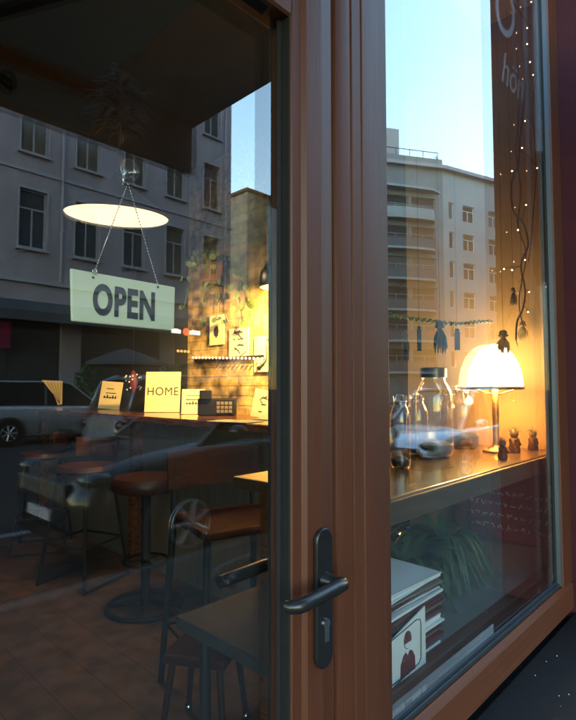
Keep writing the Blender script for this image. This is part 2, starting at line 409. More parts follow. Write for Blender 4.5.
for dx in (-.15, .12): MB().ball((p.x + dx, FY + .17, p.z), .08).build('bulb', M['warm_glow'], lt, smooth=True)
lt = thing('wall_lamp', 'warm lit shop lamp row left of the red disc sign', 'lamp')
p = mirror(on('y', 184, 352, -FY + 2 * YG - .2))
MB().box((p.x - .4, FY + .003, p.z - .1), (p.x + .4, FY + .1, p.z - .02)).build('bracket', M['iron'], lt, bevel=.01)
for dx in (-.3, -.1, .1, .3): MB().ball((p.x + dx, FY + .15, p.z + .04), .07).build('bulb', M['warm_glow'], lt, smooth=True)
# magenta shop panel
p = mirror(on('y', -2, 332, -FY + 2 * YG - .2))
bn = MB().box((p.x - 1.0, FY + .16, p.z - .6), (p.x + .45, FY + .26, p.z + .45)).build('shop_banner', mat('magenta_panel', (.3, .02, .08), .5), bevel=.02)
tag(bn, 'magenta shop panel on the grey house across the street', 'sign')
# awning band over the far shops
b = MB(); b.poly([(4.6, FY + .01, 4.75), (17.4, FY + .01, 4.75), (17.4, FY + 1.2, 4.2), (4.6, FY + 1.2, 4.2)], (0, 0, .06)); b.box((4.6, FY + 1.2, 3.9), (17.4, FY + 1.24, 4.26))
tag(b.build('far_awning', M['parasol']), 'long dark cloth awning over the shops of the grey house', 'awning')

# ---- building farther along the street with rounded balconies
A = Vector((48.5, -23.8)); RH = 23.6
bc = thing('balcony_building', 'cream apartment block with rounded corner balconies reflected in the side window', 'building', (0, 0, 0))
d1 = Vector((.949, .316)); d2 = Vector((-.85, -.527)).normalized()
n1 = Vector((-d1.y, d1.x)); n2 = Vector((d2.y, -d2.x))
if n1.dot(-A) < 0: n1 = -n1
if n2.dot(Vector((0, 0)) - A) < 0: n2 = -n2
def T1(u, v, w): q = A + d1 * u - n1 * w; return (q.x, q.y, v)
def T2(u, v, w): q = A + d2 * u - n2 * w; return (q.x, q.y, v)
rows = [(19.6 - 3.05 * k) for k in range(6)]
c1 = [1.15, 3.6, 7.4, 10.2, 13.2]; h1 = [(u - (.35 if u < 2 else .85), u + (.35 if u < 2 else .85), v - .85, v + .85) for u in c1 for v in rows]
h1 += [(-.0 + 15.2, 16.8, v - .75, v + .75) for v in rows]
MB().wall(T1, 0, 18, 0, RH, .4, h1).build('wall', M['facade2'], bc)
c2 = [2.2, 5.2, 8.6, 12.0]; h2 = [(u - 1.35, u + 1.35, v - 1.25, v + .95) for u in c2 for v in rows]
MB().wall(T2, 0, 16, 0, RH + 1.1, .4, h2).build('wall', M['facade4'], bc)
q = [A - n1 * .45 + d1 * .2, A + d1 * 17.9 - n1 * .45, A + d1 * 17 - n1 * 12 , A + d2 * 12 - n2 * 12, A + d2 * 15.9 - n2 * .45, A - n2 * .45 + d2 * .2]
MB().poly([(v.x, v.y, 0) for v in q], (0, 0, RH - .1)).build('core', M['dark_plaster'], bc)
q = [A + n1 * .35 + n2 * .2, A + d1 * 18.2 + n1 * .35, A + d1 * 17 - n1 * 12.4, A + d2 * 12 - n2 * 12.4, A + d2 * 16.2 + n2 * .35]
MB().poly([(v.x, v.y, RH) for v in q], (0, 0, .35)).build('roof', M['stone'], bc)
for u in c1:
    for v in rows: window_parts(bc, T1, u, v, .7 if u < 2 else 1.7, 1.7, frame_m=M['white_paper'], dep=.22, bars=u > 2, trim=False)
for u in c2:
    for v in rows: window_parts(bc, T2, u, v - .15, 2.7, 2.2, dep=.3, trim=False)
def arc(u0, u1, bulge, n=12):
    out = []
    for i in range(n + 1):
        t = i / n; u = u0 + (u1 - u0) * t; w_ = -bulge * math.sin(math.pi * t) ** .22; out.append((u, w_))
    return out
for k, v in enumerate(rows + [22.65]):
    for (u0, u1, bl) in ((.9, 7.2, .95), (7.6, 14.4, .95)):
        if v > 22: u0, u1 = .2, 14.8
        ar = arc(u0, u1, bl)
        MB().poly([T2(u, v - 1.55, w_) for u, w_ in ar], (0, 0, .22)).build('balcony_slab', M['facade2'], bc)
        if v < 22:
            b = MB(); top = [T2(u, v - .35, w_ * .95) for u, w_ in ar]; b.tube(top, .04, 6)
            for i in range(len(ar) - 1):
                (ua, wa), (ub, wb) = ar[i], ar[i + 1]
                if k % 2 == 0 or True:
                    b.quad(T2(ua, v - 1.3, wa * .95), T2(ub, v - 1.3, wb * .95), T2(ub, v - .45, wb * .95), T2(ua, v - .45, wa * .95))
            b.build('balcony_rail', M['facade2'] if k == 0 else M['rail_grey'], bc)
        if v > 22: break
q0 = A + d2 * 4.2 - n2 * 1.2
P0 = [q0, q0 + d2 * 11, q0 + d2 * 11 - n2 * 8, q0 - n2 * 8]
MB().poly([(v.x, v.y, RH + .36) for v in P0], (0, 0, 4.0)).build('penthouse', M['stone'], bc)
b = MB(); b.tube([(*(A + d2 * u - n2 * .3), RH + 1.9) for u in (.3, 5, 10)], .04, 6)
for u in (.3, 2, 3.5, 5, 7, 9): q = A + d2 * u - n2 * .3; b.tube([(q.x, q.y, RH + .8), (q.x, q.y, RH + 1.9)], .03, 6)
b.build('roof_rail', M['iron'], bc)
# antenna
b = MB(); q = A + d1 * 1.2 - n1 * 2; b.tube([(q.x, q.y, RH + .3), (q.x, q.y, RH + 2.6)], .05, 6); b.tube([(q.x - .6, q.y, RH + 2.3), (q.x + .6, q.y, RH + 2.3)], .03, 6); b.tube([(q.x - .4, q.y, RH + 1.8), (q.x + .4, q.y, RH + 1.8)], .03, 6)
b.build('antenna', M['iron'], bc)

# ---- more blocks down the side street
def block(name, label, x0, x1, y0, y1, h, m, cols_, rows_, roofm):
    t = thing(name, label, 'building', (x0, y1, 0))
    Tb = lambda u, v, w_: (u, -w_, v)
    hs = [(u - .55, u + .55, v - .8, v + .8) for u in cols_ for v in rows_]
    MB().wall(Tb, 0, x1 - x0, 0, h, .4, hs).build('wall', m, t)
    MB().box((.03, -(y1 - y0), 0), (x1 - x0 - .03, -.42, h - .05)).build('core', M['facade3'] if m is M['facade3'] else m, t)
    MB().box((-.2, -(y1 - y0) - .2, h + .003), (x1 - x0 + .2, .2, h + .3)).build('roof', roofm, t)
    for u in cols_:
        for v in rows_: window_parts(t, Tb, u, v, 1.1, 1.6, trim=False, dep=.25)
    return t
block('stone_building', 'brown sandstone house on the far corner seen beside the door frame', 36.2, 47, -55, -39.8, 22.3, M['facade3'], [3, 6, 9], [4, 7.5, 11, 14.5, 18], M['roof'])
block('pale_building', 'pale low block at the far end of the side street', 46, 66, -80, -62, 20, M['facade2'], [3, 6, 9, 12, 15, 18], [3, 6.5, 10, 13.5, 17], M['stone'])
nb = thing('sun_block_building', 'plain unseen block added along the shop side to hold back the low sun', 'building', (26.3, 0, 0))  # unseen block, added to keep the low sun off the balcony building
MB().box((0, .2, 0), (75, 12, 33)).build('wall', M['shop_wall'], nb); MB().box((-.2, 0, 33.003), (75.2, 12.2, 33.4)).build('roof', M['roof'], nb)
block('corner_shop_building', 'dull cream block past the rounded balcony house', 70, 100, -30, -20.6, 17, M['facade2'], [3, 7, 11, 15, 19, 23], [4, 7.5, 11, 14.5], M['roof'])

# ---- street trees and shrubs across the road
def leafy(bmb, c, rad, n, size, rnd, squash=1.0):
    for _ in range(n):
        while True:
            v = Vector((rnd.uniform(-1, 1), rnd.uniform(-1, 1), rnd.uniform(-1, 1)))
            if v.length < 1: break
        p = Vector(c) + Vector((v.x * rad, v.y * rad, v.z * rad * squash))
        a = Vector((rnd.gauss(0, 1), rnd.gauss(0, 1), rnd.gauss(0, 1))).normalized(); b2 = a.orthogonal().normalized(); s = size * rnd.uniform(.6, 1.3)
        bmb.quad(p - a * s, p + b2 * s * .45, p + a * s, p - b2 * s * .45)
def shrub(x, y, h, label):
    rnd = random.Random(int(x * 100)); t = thing('potted_shrub', label, 'shrub', (x, y, 0), 0, 'potted shrubs outside the far shops')
    MB().lathe([(0, 0), (.22, 0), (.3, .45), (.27, .45), (.24, .38), (0, .38)], n=16).build('pot', M['shopfront'], t, smooth=40)
    b = MB(); b.tube([(0, 0, .38), (.03, .02, h * .6)], [.03, .015], 6); b.build('stem', M['bark'], t)
    b = MB()
    for k in range(6): leafy(b, (rnd.uniform(-.3, .3), rnd.uniform(-.3, .3), .7 + (h - .9) * k / 5), .42, 130, .08, rnd, .8)
    b.build('foliage', M['leaf'], t, recalc=False)
for x, h, l in ((9.3, 2.3, 'tall dark shrub left of the closed parasol'), (11.6, 1.9, 'short dark shrub behind the parasol pole'), (12.8, 2.4, 'bushy dark shrub right of the parasol')): shrub(x, -18.6, h, l)
ps = thing('parasol', 'dark cafe parasol open on the far pavement', 'parasol', (10.45, -18.2, 0))
b = MB(); b.lathe([(0, 3.0), (.5, 2.85), (1.6, 2.42), (1.62, 2.3), (1.58, 2.3), (1.55, 2.4), (.5, 2.8), (0, 2.93)], n=8); b.build('canopy', M['parasol'], ps)
MB().tube([(0, 0, 0), (0, 0, 3.05)], .03).build('pole', M['iron'], ps); MB().lathe([(0, 0), (.3, 0), (.28, .08), (0, .1)]).build('base', M['iron'], ps)

# ---- parked cars
def car(name, label, x, y, rz, L, W_, H, paint, suv=False):
    t = thing(name, label, 'car', (x, y, -.118), rz, 'cars parked along the street')      # faces +x, origin under the middle
    hb = 1.03 if suv else .84; hood = hb; cb = .26
    st = []       # x, bottom, shoulder, half width
    for s, zb, zs, hw in ((-.5, .45, .62, .62), (-.492, .32, hb - .06, .8), (-.46, .24, hb + .02, .9), (-.34, .22, hb + .04, .97), (-.1, .2, hb + .02, 1), (.15, .2, hb, 1), (.24, .2, hb - .01, .99), (.36, .22, hb - .08, .96), (.44, .25, hb - .17, .89), (.485, .3, hb - .27, .78), (.5, .42, hb - .38, .64)):
        st.append((s * L, zb, zs, hw * W_ / 2))
    b = MB(); rows_ = []
    for (xx, zb, zs, hw) in st:
        mid = (zb + zs) / 2; pr = [(0, zb), (hw * .86, zb), (hw * .97, zb + .1), (hw, mid), (hw * .975, zs - .08), (hw * .9, zs - .01), (hw * .6, zs + .03), (0, zs + .045)]
        full = [(-a, z) for a, z in pr[::-1]][:-1] + pr
        rows_.append([b.bm.verts.new((xx, a, z)) for a, z in full[:-1]] if False else [b.bm.verts.new((xx, a, z)) for a, z in full[1:]])
    n = len(rows_[0])
    for r0, r1 in zip(rows_, rows_[1:]):
        for k in range(n): b.bm.faces.new((r0[k], r0[(k + 1) % n], r1[(k + 1) % n], r1[k]))
    b.bm.faces.new(rows_[0][::-1]); b.bm.faces.new(rows_[-1])
    b.build('body', paint, t, smooth=50)
    if suv: gh = [(-.47, hb - .02, .8), (-.42, H - .1, .7), (-.36, H, .69), (.02, H, .7), (.08, H - .05, .7), (.26, hb - .03, .84)]
    else: gh = [(-.36, hb, .82), (-.22, H - .05, .68), (-.15, H, .66), (.02, H, .66), (.07, H - .04, .67), (.27, hb - .04, .82)]
    zb = hb - .06
    # glass house: side outline lofted between two leaning sides
    side = lambda sgn, grow=0: [Vector((s * L, sgn * (wv * W_ / 2 + grow), z)) for s, z, wv in gh]
    a, c = side(1), side(-1)
    b = MB(); va = [b.bm.verts.new(p) for p in a]; vc = [b.bm.verts.new(p) for p in c]
    for i in range(len(va) - 1): b.bm.faces.new((va[i], va[i + 1], vc[i + 1], vc[i]))
    b.bm.faces.new(va[::-1]); b.bm.faces.new(vc)
    b.build('windows', M['carglass'], t)
    b = MB(); va = [b.bm.verts.new(p + Vector((0, 0, .012))) for p in a[1:5]]; vc = [b.bm.verts.new(p + Vector((0, 0, .012))) for p in c[1:5]]
    vm = [b.bm.verts.new((p.x, 0, p.z + .05)) for p in a[1:5]]
    for i in range(3): b.bm.faces.new((va[i], va[i + 1], vm[i + 1], vm[i])); b.bm.faces.new((vm[i], vm[i + 1], vc[i + 1], vc[i]))
    b.build('roof', paint, t, smooth=True)
    for sgn in (1, -1):
        q = side(sgn, .004); b = MB()
        b.tube(q, .035, 6); b.build('pillar', paint, t, smooth=True)
        s0 = -.08 * L; b = MB(); b.tube([(s0, sgn * (.82 * W_ / 2 + .01), hb), (s0 + .02, sgn * (.69 * W_ / 2 + .004), H)], .04, 6); b.build('pillar', M['shopfront'], t)
        b = MB(); b.ball((.2 * L, sgn * (W_ / 2 + .08), hb + .1), .1, 2, (.8, 1, .7)); b.build('mirror', paint, t, smooth=True)
        b = MB(); b.ball((.462 * L, sgn * .68 * W_ / 2, hb - .24), .15, 2, (1, 1.15, .5)); b.build('headlight', M['lens'], t, smooth=True)
        b = MB(); b.ball((-.488 * L, sgn * .7 * W_ / 2, hb - .14), .12, 2, (.5, 1.2, .8)); b.build('tail_light', M['tail'], t, smooth=True)
        for xx in (-.3 * L, .305 * L):
            r = .36 if suv else .325
            MB().lathe([(0, W_ * .38 * sgn), (r + .06, W_ * .38 * sgn), (r + .06, (W_ / 2 - .004) * sgn), (r + .01, (W_ / 2 + .006) * sgn), (0, (W_ / 2 + .002) * sgn)], (xx, 0, r), 28, 'y').build('wheel_arch', M['shopfront'], t, smooth=40)
            wh = MB().lathe([(0, (W_ / 2 - .2) * sgn), (r, (W_ / 2 - .2) * sgn), (r, (W_ / 2 + .0) * sgn), (r - .04, (W_ / 2 + .022) * sgn), (.21, (W_ / 2 + .02) * sgn), (.2, (W_ / 2 + .01) * sgn), (0, (W_ / 2 + .01) * sgn)], (xx, 0, r), 32, 'y').build('wheel', M['tyre'], t, smooth=40)
            b = MB(); b.ring((xx, (W_ / 2 + .018) * sgn, r), .2, .014, 28, 6, 'y')
            for k in range(7):
                an = 2 * math.pi * k / 7; b.tube([(xx, (W_ / 2 + .03) * sgn, r), (xx + .2 * math.cos(an), (W_ / 2 + .02) * sgn, r + .2 * math.sin(an))], [.03, .02], 6)
            b.build('rim', M['rim'], wh)
    MB().box((.487 * L, -.5, hb - .42), (.505 * L, .5, hb - .28)).build('grille', M['shopfront'], t, bevel=.01)
    MB().box((.5 * L - .01, -.24, .42), (.5 * L + .03, .24, .51)).build('licence_plate', M['stone'], t, bevel=.004)
    MB().box((.3 * L, -.78 * W_ / 2, .2), (.492 * L, .78 * W_ / 2, .33)).build('bumper', M['tyre'], t, bevel=.04)
    return t
DARK = car_paint('blue_black_paint', (.006, .008, .012), .6); SILVER = car_paint('silver_paint', (.36, .37, .39)); WHITE = car_paint('white_paint', (.6, .62, .64)); GREY = car_paint('grey_blue_paint', (.2, .24, .3))
car('parked_car', 'dark blue tall car parked nose left at the near kerb', 4.15, -4.1, math.pi, 4.6, 1.85, 1.62, DARK, True)
car('parked_car', 'white car parked behind the dark blue car', 9.7, -4.15, math.pi, 4.4, 1.8, 1.5, WHITE)
car('parked_car', 'silver estate car by the far kerb, seen left of the cards', 6.2, -14.9, 0, 4.5, 1.8, 1.7, SILVER, True)
car('parked_car', 'grey blue tall car standing in the middle of the street', 6.7, -8.2, 0, 4.6, 1.85, 1.75, GREY, True)
car('parked_car', 'blackish tall car by the far kerb, in front of the rounded balcony house', 19.5, -15.0, 0, 4.6, 1.85, 1.7, DARK, True)

# ================================================================== THE SHOP FRONT
sb = thing('shop_building', 'shop building whose glass front and brown timber frames fill the view', 'building', (0, 0, 0))
T0 = lambda u, v, w_: (u, w_, v)
MB().wall(T0, -6, 26, -.1, 19, .3, [(-.42, WX, -.2, 3.15)]).build('front_wall', M['shop_wall'], sb).location = (0, .14, 0)
MB().box((-6, .45, 3.3), (26, 11.5, 22)).build('upper_floors', M['shop_wall'], sb)
MB().box((.905, -.02, -.1), (2.06, .139, .60)).build('parapet', M['sill'], sb)
# maroon pilaster, black ledge
PX = 2.065; PP = -.205
pil = MB().box((PX, PP, -.1), (PX + .5, .03, 3.4)).build('pilaster', M['maroon'], bevel=.006); tag(pil, 'maroon painted pilaster standing out at the right of the window', 'pilaster', kind='thing')
b = MB().box((.76, -.36, .585), (PX - .002, -.005, .63)); led = b.build('stone_ledge', M['sill'], bevel=.006); tag(led, 'black stone ledge under the side window', 'ledge', kind='thing')
b = MB()
for _ in range(26):
    b.ball((random.uniform(1.0, 2.0), random.uniform(-.33, -.03), .631), random.uniform(.0008, .0022), 1)
tag(b.build('grit', M['crumb']), 'specks of pale grit on the black stone ledge', 'grit', kind='stuff')

# fixed frame post (profile extruded), between door and side window
def prism_z(prof, z0, z1):
    return MB().poly([(x, y, z0) for x, y in prof], (0, 0, z1 - z0))
sw = thing('shop_window', 'tall side window in a brown timber frame with the cream building mirrored in it', 'window', (0, 0, 0))
post = [(.7245, .12), (.7245, .012), (.729, .004), (.740, 0), (.767, 0), (.7695, .006), (.772, .006), (.7745, 0), (.799, -.001), (.801, .004), (.8035, .004), (.806, -.001), (.888, -.001), (.897, .004), (.9015, .014), (.9015, .12)]
prism_z(post, .55, 3.148).build('post', M['wood_v'], sw, smooth=30)
GX0, GX1, GZ0, GZ1 = .9015, 1.995, .735, 3.07
b = MB()
b.poly([(0, .12, .64), (0, .0, .64), (0, -.004, .645), (0, -.004, .722), (0, .004, .734), (0, .0075, .738), (0, .12, .738)], (2.06 - .9025, 0, 0))
o = b.build('bottom_rail', M['wood_h'], sw, smooth=30); o.location = (.9025, 0, 0)
prism_z([(2.059, .046), (1.972, .046), (1.972, .022), (1.9568, .022), (1.9568, .002), (1.961, -.002), (2.059, -.002)], .740, 3.07).build('side_rail', M['wood_v'], sw, smooth=30)
MB().box((.9025, 0, 3.071), (2.059, .12, 3.148)).build('top_rail', M['wood_h'], sw)
# glazing beads and rubber
b = MB(); b.box((.905, .008, .741), (1.956, .0145, .752)); b.box((.905, .0147, .741), (1.956, .0218, .760)); b.build('glazing_bead', M['alu'], sw, bevel=.002)
prism_z([(1.9475, .0218), (1.9525, .006), (1.9565, .002), (1.9565, .0218)], .745, 3.07).build('glazing_bead', M['alu'], sw, bevel=.001)
prism_z([(1.942, .0218), (1.947, .0218), (1.949, .0165), (1.945, .0165)], .762, 3.07).build('seal', M['gasket'], sw)
prism_z([(.9025, .0218), (.912, .0218), (.9025, .012)], .762, 3.07).build('seal', M['gasket'], sw)
MB().box((.905, .0225, .75), (1.97, .0425, 3.07)).build('pane', M['pane'], sw)
# frosted lettering on the pane
for s, px, py, sz, sh in (('O', 503, 10, .26, .3), ('hön', 512, 78, .15, .4)):
    p = on('y', px, py, .0215)
    text('lettering', s, M['letter'], sw, p, (R(90), 0, 0), sz, .0006, .8, 0, sh)

# ------- door
dr = thing('shop_entrance', 'brown timber framed glass door hung with an open sign', 'door', (0, 0, 0))
DX0, DX1 = .5825, .712                    # right stile
def stile(x0, x1, inner):                 # inner = +1: glass to the right of it
    w_ = x1 - x0
    pr = [(0, .047), (0, 0.002), (.003, -.002), (w_ * .2, -.0035), (w_ * .27, -.010), (w_ * .60, -.0115), (w_ * .70, -.006), (w_ - .005, -.003), (w_, .003), (w_, .047)]
    return [(x0 + x, y) for x, y in pr]
prism_z(stile(.604, DX1, -1), .14, 2.145).build('stile', M['wood_v'], dr, smooth=25)
prism_z(stile(-.40, -.292, 1), .14, 2.145).build('stile', M['wood_v'], dr, smooth=25)
def rail(z0, z1):
    w_ = z1 - z0
    return [(0, y, z0 + z) for z, y in ((0, .047), (0, .002), (.004, -.002), (w_ * .28, -.004), (w_ * .36, -.0115), (w_ * .72, -.0115), (w_ * .82, -.005), (w_ - .004, -.002), (w_, .004), (w_, .047))]
o = MB().poly(rail(2.035, 2.143), (.603 + .291, 0, 0)).build('rail', M['wood_h'], dr, smooth=25); o.location = (-.291, 0, 0)
o = MB().poly(rail(.14, .36), (.603 + .291, 0, 0)).build('rail', M['wood_h'], dr, smooth=25); o.location = (-.291, 0, 0)
zt, zb_ = 2.034, .362
prism_z([(.6035, .0), (.6035, .0218), (.6, .0218), (.602, .002)], zb_, zt).build('seal', M['gasket'], dr)
prism_z([(.5998, .0218), (.5945, .0218), (.5985, .0165), (.6005, .016)], zb_, zt).build('seal', M['gasket'], dr)
MB().box((.6, .043, zb_), (.6035, .0468, zt)).build('seal', M['gasket'], dr)
o = MB().poly([(0, .002, zt), (0, .0218, zt), (0, .0218, zt - .008), (0, .006, zt - .004)], (.56 + .29, 0, 0)).build('seal', M['gasket'], dr); o.location = (-.29, 0, 0)
MB().box((-.29, .0225, .364), (.6035, .0425, 2.032)).build('pane', M['pane'], dr)
MB().box((.7125, .03, .1), (.7240, .11, 2.15)).build('rebate', M['gasket'], dr)
# handle
HX, HZ = on('y', 321.5, 597, -.013).x, 1.068
hp = []
z0, z1 = on('y', 322, 667, -.013).z, on('y', 322, 527, -.013).z; hw = .0205
pts = []
for k in range(13): a_ = math.pi * k / 12; pts.append((HX + hw * math.cos(a_), z1 - hw + hw * math.sin(a_)))
for k in range(13): a_ = math.pi + math.pi * k / 12; pts.append((HX + hw * math.cos(a_), z0 + hw + hw * math.sin(a_)))
bp = MB().poly([(x, -.0125, z) for x, z in pts], (0, -.009, 0)).build('backplate', M['black'], dr, bevel=.003, seg=3)
pz = on('y', 336, 586, -.05).z
b = MB(); b.lathe([(.0, -.0216), (.014, -.0216), (.0125, -.03), (.0105, -.036), (.0105, -.052)], (HX, 0, pz), 20, 'y')
b.build('handle_neck', M['black'], dr, smooth=40)
b = MB(); b.tube([(HX + .009, -.0490, pz + .001), (HX + .004, -.0525, pz + .0005), (HX - .018, -.055, pz), (HX - .05, -.056, pz - .001), (HX - .086, -.0555, pz - .003), (HX - .098, -.053, pz - .004), (HX - .106, -.044, pz - .005), (HX - .107, -.037, pz - .005)], [.0095, .0115, .0115, .0108, .0105, .0105, .0100, .0085], 16)
b.build('lever', M['black'], dr, smooth=60)
kz = on('y', 323, 633, -.022).z
b = MB(); b.lathe([(0, -.024), (.0082, -.024), (.0082, -.0216)], (HX + .001, 0, kz + .012), 20, 'y'); b.box((HX - .0045, -.0238, kz - .016), (HX + .0065, -.0216, kz + .006)); b.build('lock_cylinder', M['chrome'], dr, smooth=40)
b = MB(); b.box((HX - .0005, -.0246, kz + .006), (HX + .0015, -.0241, kz + .018)); b.build('keyhole', M['ink'], dr)
# inner handle
b = MB(); b.tube([(HX - .005, .048, pz), (HX - .005, .095, pz), (HX - .02, .1, pz), (HX - .12, .1, pz - .003)], .0105, 12); b.box((HX - .018, .0475, z0), (HX + .018, .056, z1)); b.build('inner_lever', M['black'], dr, smooth=50)
# fixed frame on the left, transom over the door, step
fr = thing('entrance_surround', 'brown timber frame with transom light above the glass door', 'door frame')
MB().box((-.418, .0, .1), (-.403, .12, 3.148)).build('jamb', M['wood_v'], fr)
MB().box((-.401, .003, 2.149), (.7195, .12, 2.23)).build('transom', M['wood_h'], fr, bevel=.004)
MB().box((-.401, .003, 3.07), (.7195, .12, 3.148)).build('head', M['wood_h'], fr)
MB().box((-.40, .044, 2.231), (.719, .064, 3.069)).build('pane', M['pane'], fr)
st = MB().box((-.5, -.3, 0.001), (.76, .135, .125)).build('door_step', M['kerb'], bevel=.01); tag(st, 'grey stone step below the glass door', 'step')

# ------- canopy slab and awning over the entrance
AY = -1.36; AXR = 1.45
cn = thing('entrance_canopy', 'brown grey flat canopy over the shop entrance, mirrored above the door glass', 'canopy', (0, 0, 0))
MB().poly([(-2.2, -.22, 2.68), (.9, -.22, 2.68), (AXR, -.82, 2.675), (AXR, AY, 2.668), (-2.2, AY, 2.668)], (0, 0, .05)).build('slab', M['canopy'], cn)
MB().box((-2.2, AY - .03, 2.43), (AXR, AY - .002, 2.72)).build('fascia', M['canopy'], cn, bevel=.004)
for x in (-1.9, .8): MB().box((x - .03, -.219, 2.685), (x + .03, .139, 2.725)).build('bracket', M['iron'], cn)
aw = thing('awning', 'slate cloth awning with lettered valance folded out below the canopy', 'awning', (0, 0, 0))
AXE = .915; AF = -1.30
MB().poly([(-2.15, -.25, 2.60), (AXE, -.25, 2.60), (AXE, AF, 2.595), (-2.15, AF, 2.595)], (0, 0, .01)).build('cloth', M['awning'], aw)
MB().box((-2.15, AF - .008, 2.43), (AXE, AF - .002, 2.594)).build('valance', M['valance'], aw)
MB().box((-2.15, AF, 2.552), (AXE, AF + .05, 2.592)).build('front_bar', M['rust'], aw, bevel=.006)
MB().box((-2.15, -.249, 2.57), (AXE - .12, -.17, 2.665)).build('cassette', M['iron'], aw, bevel=.01)
for x in (-1.4, .3):
    MB().tube([(x, -.2, 2.575), (x + .36, -.75, 2.57), (x + .12, AF + .05, 2.575)], .017, 10).build('arm', M['gasket'], aw)
    MB().box((x - .05, -.17, 2.55), (x + .05, .139, 2.66)).build('bracket', M['iron'], aw, bevel=.004)
p = mirror(on('y', 13, 98, -(AF + .006) + 2 * YG))
text('lettering', 'le', M['ink'], aw, (p.x - .035, AF + .003, 2.50), (R(90), 0, 0), .135, .001, .9, .004)

# ================================================================== INSIDE
S = 'structure'
tag(MB().box((-3.6, .14, -.1), (WX + .2, 8.6, FL)).build('floor', M['planks']), kind=S)
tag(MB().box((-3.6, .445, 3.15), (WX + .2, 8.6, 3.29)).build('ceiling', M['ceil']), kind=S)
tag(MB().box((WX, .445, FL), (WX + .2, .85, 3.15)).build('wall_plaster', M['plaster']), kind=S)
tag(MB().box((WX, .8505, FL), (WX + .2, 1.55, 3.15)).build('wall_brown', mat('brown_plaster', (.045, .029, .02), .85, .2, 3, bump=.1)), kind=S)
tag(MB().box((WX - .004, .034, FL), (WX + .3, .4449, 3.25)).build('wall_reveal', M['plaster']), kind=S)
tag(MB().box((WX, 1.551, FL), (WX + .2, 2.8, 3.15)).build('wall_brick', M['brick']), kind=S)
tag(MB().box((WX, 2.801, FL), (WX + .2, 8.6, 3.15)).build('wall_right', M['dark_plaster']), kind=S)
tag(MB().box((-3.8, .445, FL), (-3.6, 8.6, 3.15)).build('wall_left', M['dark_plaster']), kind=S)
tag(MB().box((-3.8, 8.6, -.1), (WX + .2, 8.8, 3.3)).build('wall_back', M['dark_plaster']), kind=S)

# counter along the side wall
bar = thing('bar_counter', 'long varnished wooden bar counter along the brick wall with cards standing on it', 'counter', (0, 0, 0))
MB().box((1.82, .95, BARZ - .045), (WX - .002, 7.2, BARZ)).build('counter_top', M['bar'], bar, bevel=.008)
MB().box((2.08, 1.0, FL), (2.12, 7.1, BARZ - .046)).build('panel', M['panel'], bar)
for y in (1.2, 2.9, 4.6, 6.3): MB().box((2.0, y, FL), (2.079, y + .06, BARZ - .05)).build('bracket', M['bar'], bar)

# window shelf
SHZ = 1.155
sh = thing('window_shelf', 'wooden display shelf across the window carrying jars and a lamp', 'shelf', (0, 0, 0))
MB().box((1.03, .127, SHZ - .035), (WX - .006, .64, SHZ)).build('board', M['shelf'], sh, bevel=.004)
MB().box((1.03, .112, SHZ - .062), (WX - .006, .1265, SHZ - .004)).build('front_edge', M['shelf_edge'], sh, bevel=.003)
for x in (1.06, 1.66, 2.3): MB().box((x, .5, FL), (x + .05, .55, SHZ - .036)).build('leg', M['bar'], sh)
sl = MB().box((.93, .125, .70), (WX - .006, .62, .735)).build('inner_sill', mat('grey_sill_paint', (.17, .18, .17), .6), bevel=.004); tag(sl, 'grey inner sill under the window shelf', 'sill', kind='thing')

# ---- lamps
WARM = (1, .55, .16)
pl = thing('pendant_lamp', 'lit white disc pendant lamp glowing above the open sign', 'lamp')
c = on('y', 117.5, 216, 2.25); zc = depth(c); rad = 50.5 / 520 * zc
pl.location = c
pl.rotation_euler = Matrix.Rotation(R(5.6), 3, Vector((math.cos(R(28.3)), -math.sin(R(28.3)), 0))).to_euler()
M['disc'] = emis('opal_disc', (1, .76, .44), .1)
dl = bpy.data.lights.new('pendant_disc_light', 'AREA'); dl.shape = 'DISK'; dl.size = 2 * rad - .05; dl.energy = .9; dl.color = (1, .70, .36)
dlo = bpy.data.objects.new('pendant_disc_light', dl); C.objects.link(dlo); dlo.parent = pl; dlo.location = (0, 0, -.012)
MB().lathe([(0, -.004), (rad - .008, -.004), (rad - .004, .003), (0, .004)], n=48).build('diffuser', M['disc'], pl, smooth=40)
MB().lathe([(rad - .003, -.006), (rad, -.006), (rad + .002, .006), (rad * .8, .06), (rad * .35, .15), (.05, .21), (.03, .25), (0, .25)], n=48).build('shade', M['iron'], pl, smooth=40)
MB().tube([(0, 0, .25), (0, 0, 3.15 - c.z)], .004, 6).build('cord', M['iron'], pl)
# black pendant by the brick wall
c = on('y', 276, 277, 1.6); zc = depth(c); rad = 17 / 520 * zc
pb = thing('pendant_lamp', 'black dome pendant lamp half hidden by the door frame lighting the brick wall', 'lamp', c)
MB().lathe([(rad * .97, -rad * .62), (rad, -rad * .3), (rad * .9, rad * .3), (rad * .55, rad * .8), (.015, rad), (.012, rad + .05), (0, rad + .05)], n=32).build('shade', M['black'], pb, smooth=60)
M['bulb'] = emis('warm_bulb', (1, .6, .22), 6)
MB().ball((0, 0, -rad * .2), .03, 2).build('bulb', M['bulb'], pb, smooth=True)
MB().tube([(0, 0, rad), (0, 0, 3.15 - c.z)], .003, 6).build('cord', M['iron'], pb)
def point(name, loc, e, col, r, parent=None, spot=None):
    l = bpy.data.lights.new(name, 'SPOT' if spot else 'POINT'); l.energy = e; l.color = col; l.shadow_soft_size = r
    o = bpy.data.objects.new(name, l); C.objects.link(o); o.location = loc
    if spot: l.spot_size = R(spot); l.spot_blend = .8
    if parent: o.parent = parent
    return o
point('black_pendant_light', (.0, .0, -rad * .62 - .004), 17.0, (1, .56, .13), .025, pb, 165).rotation_euler = (0, R(-78), R(42))
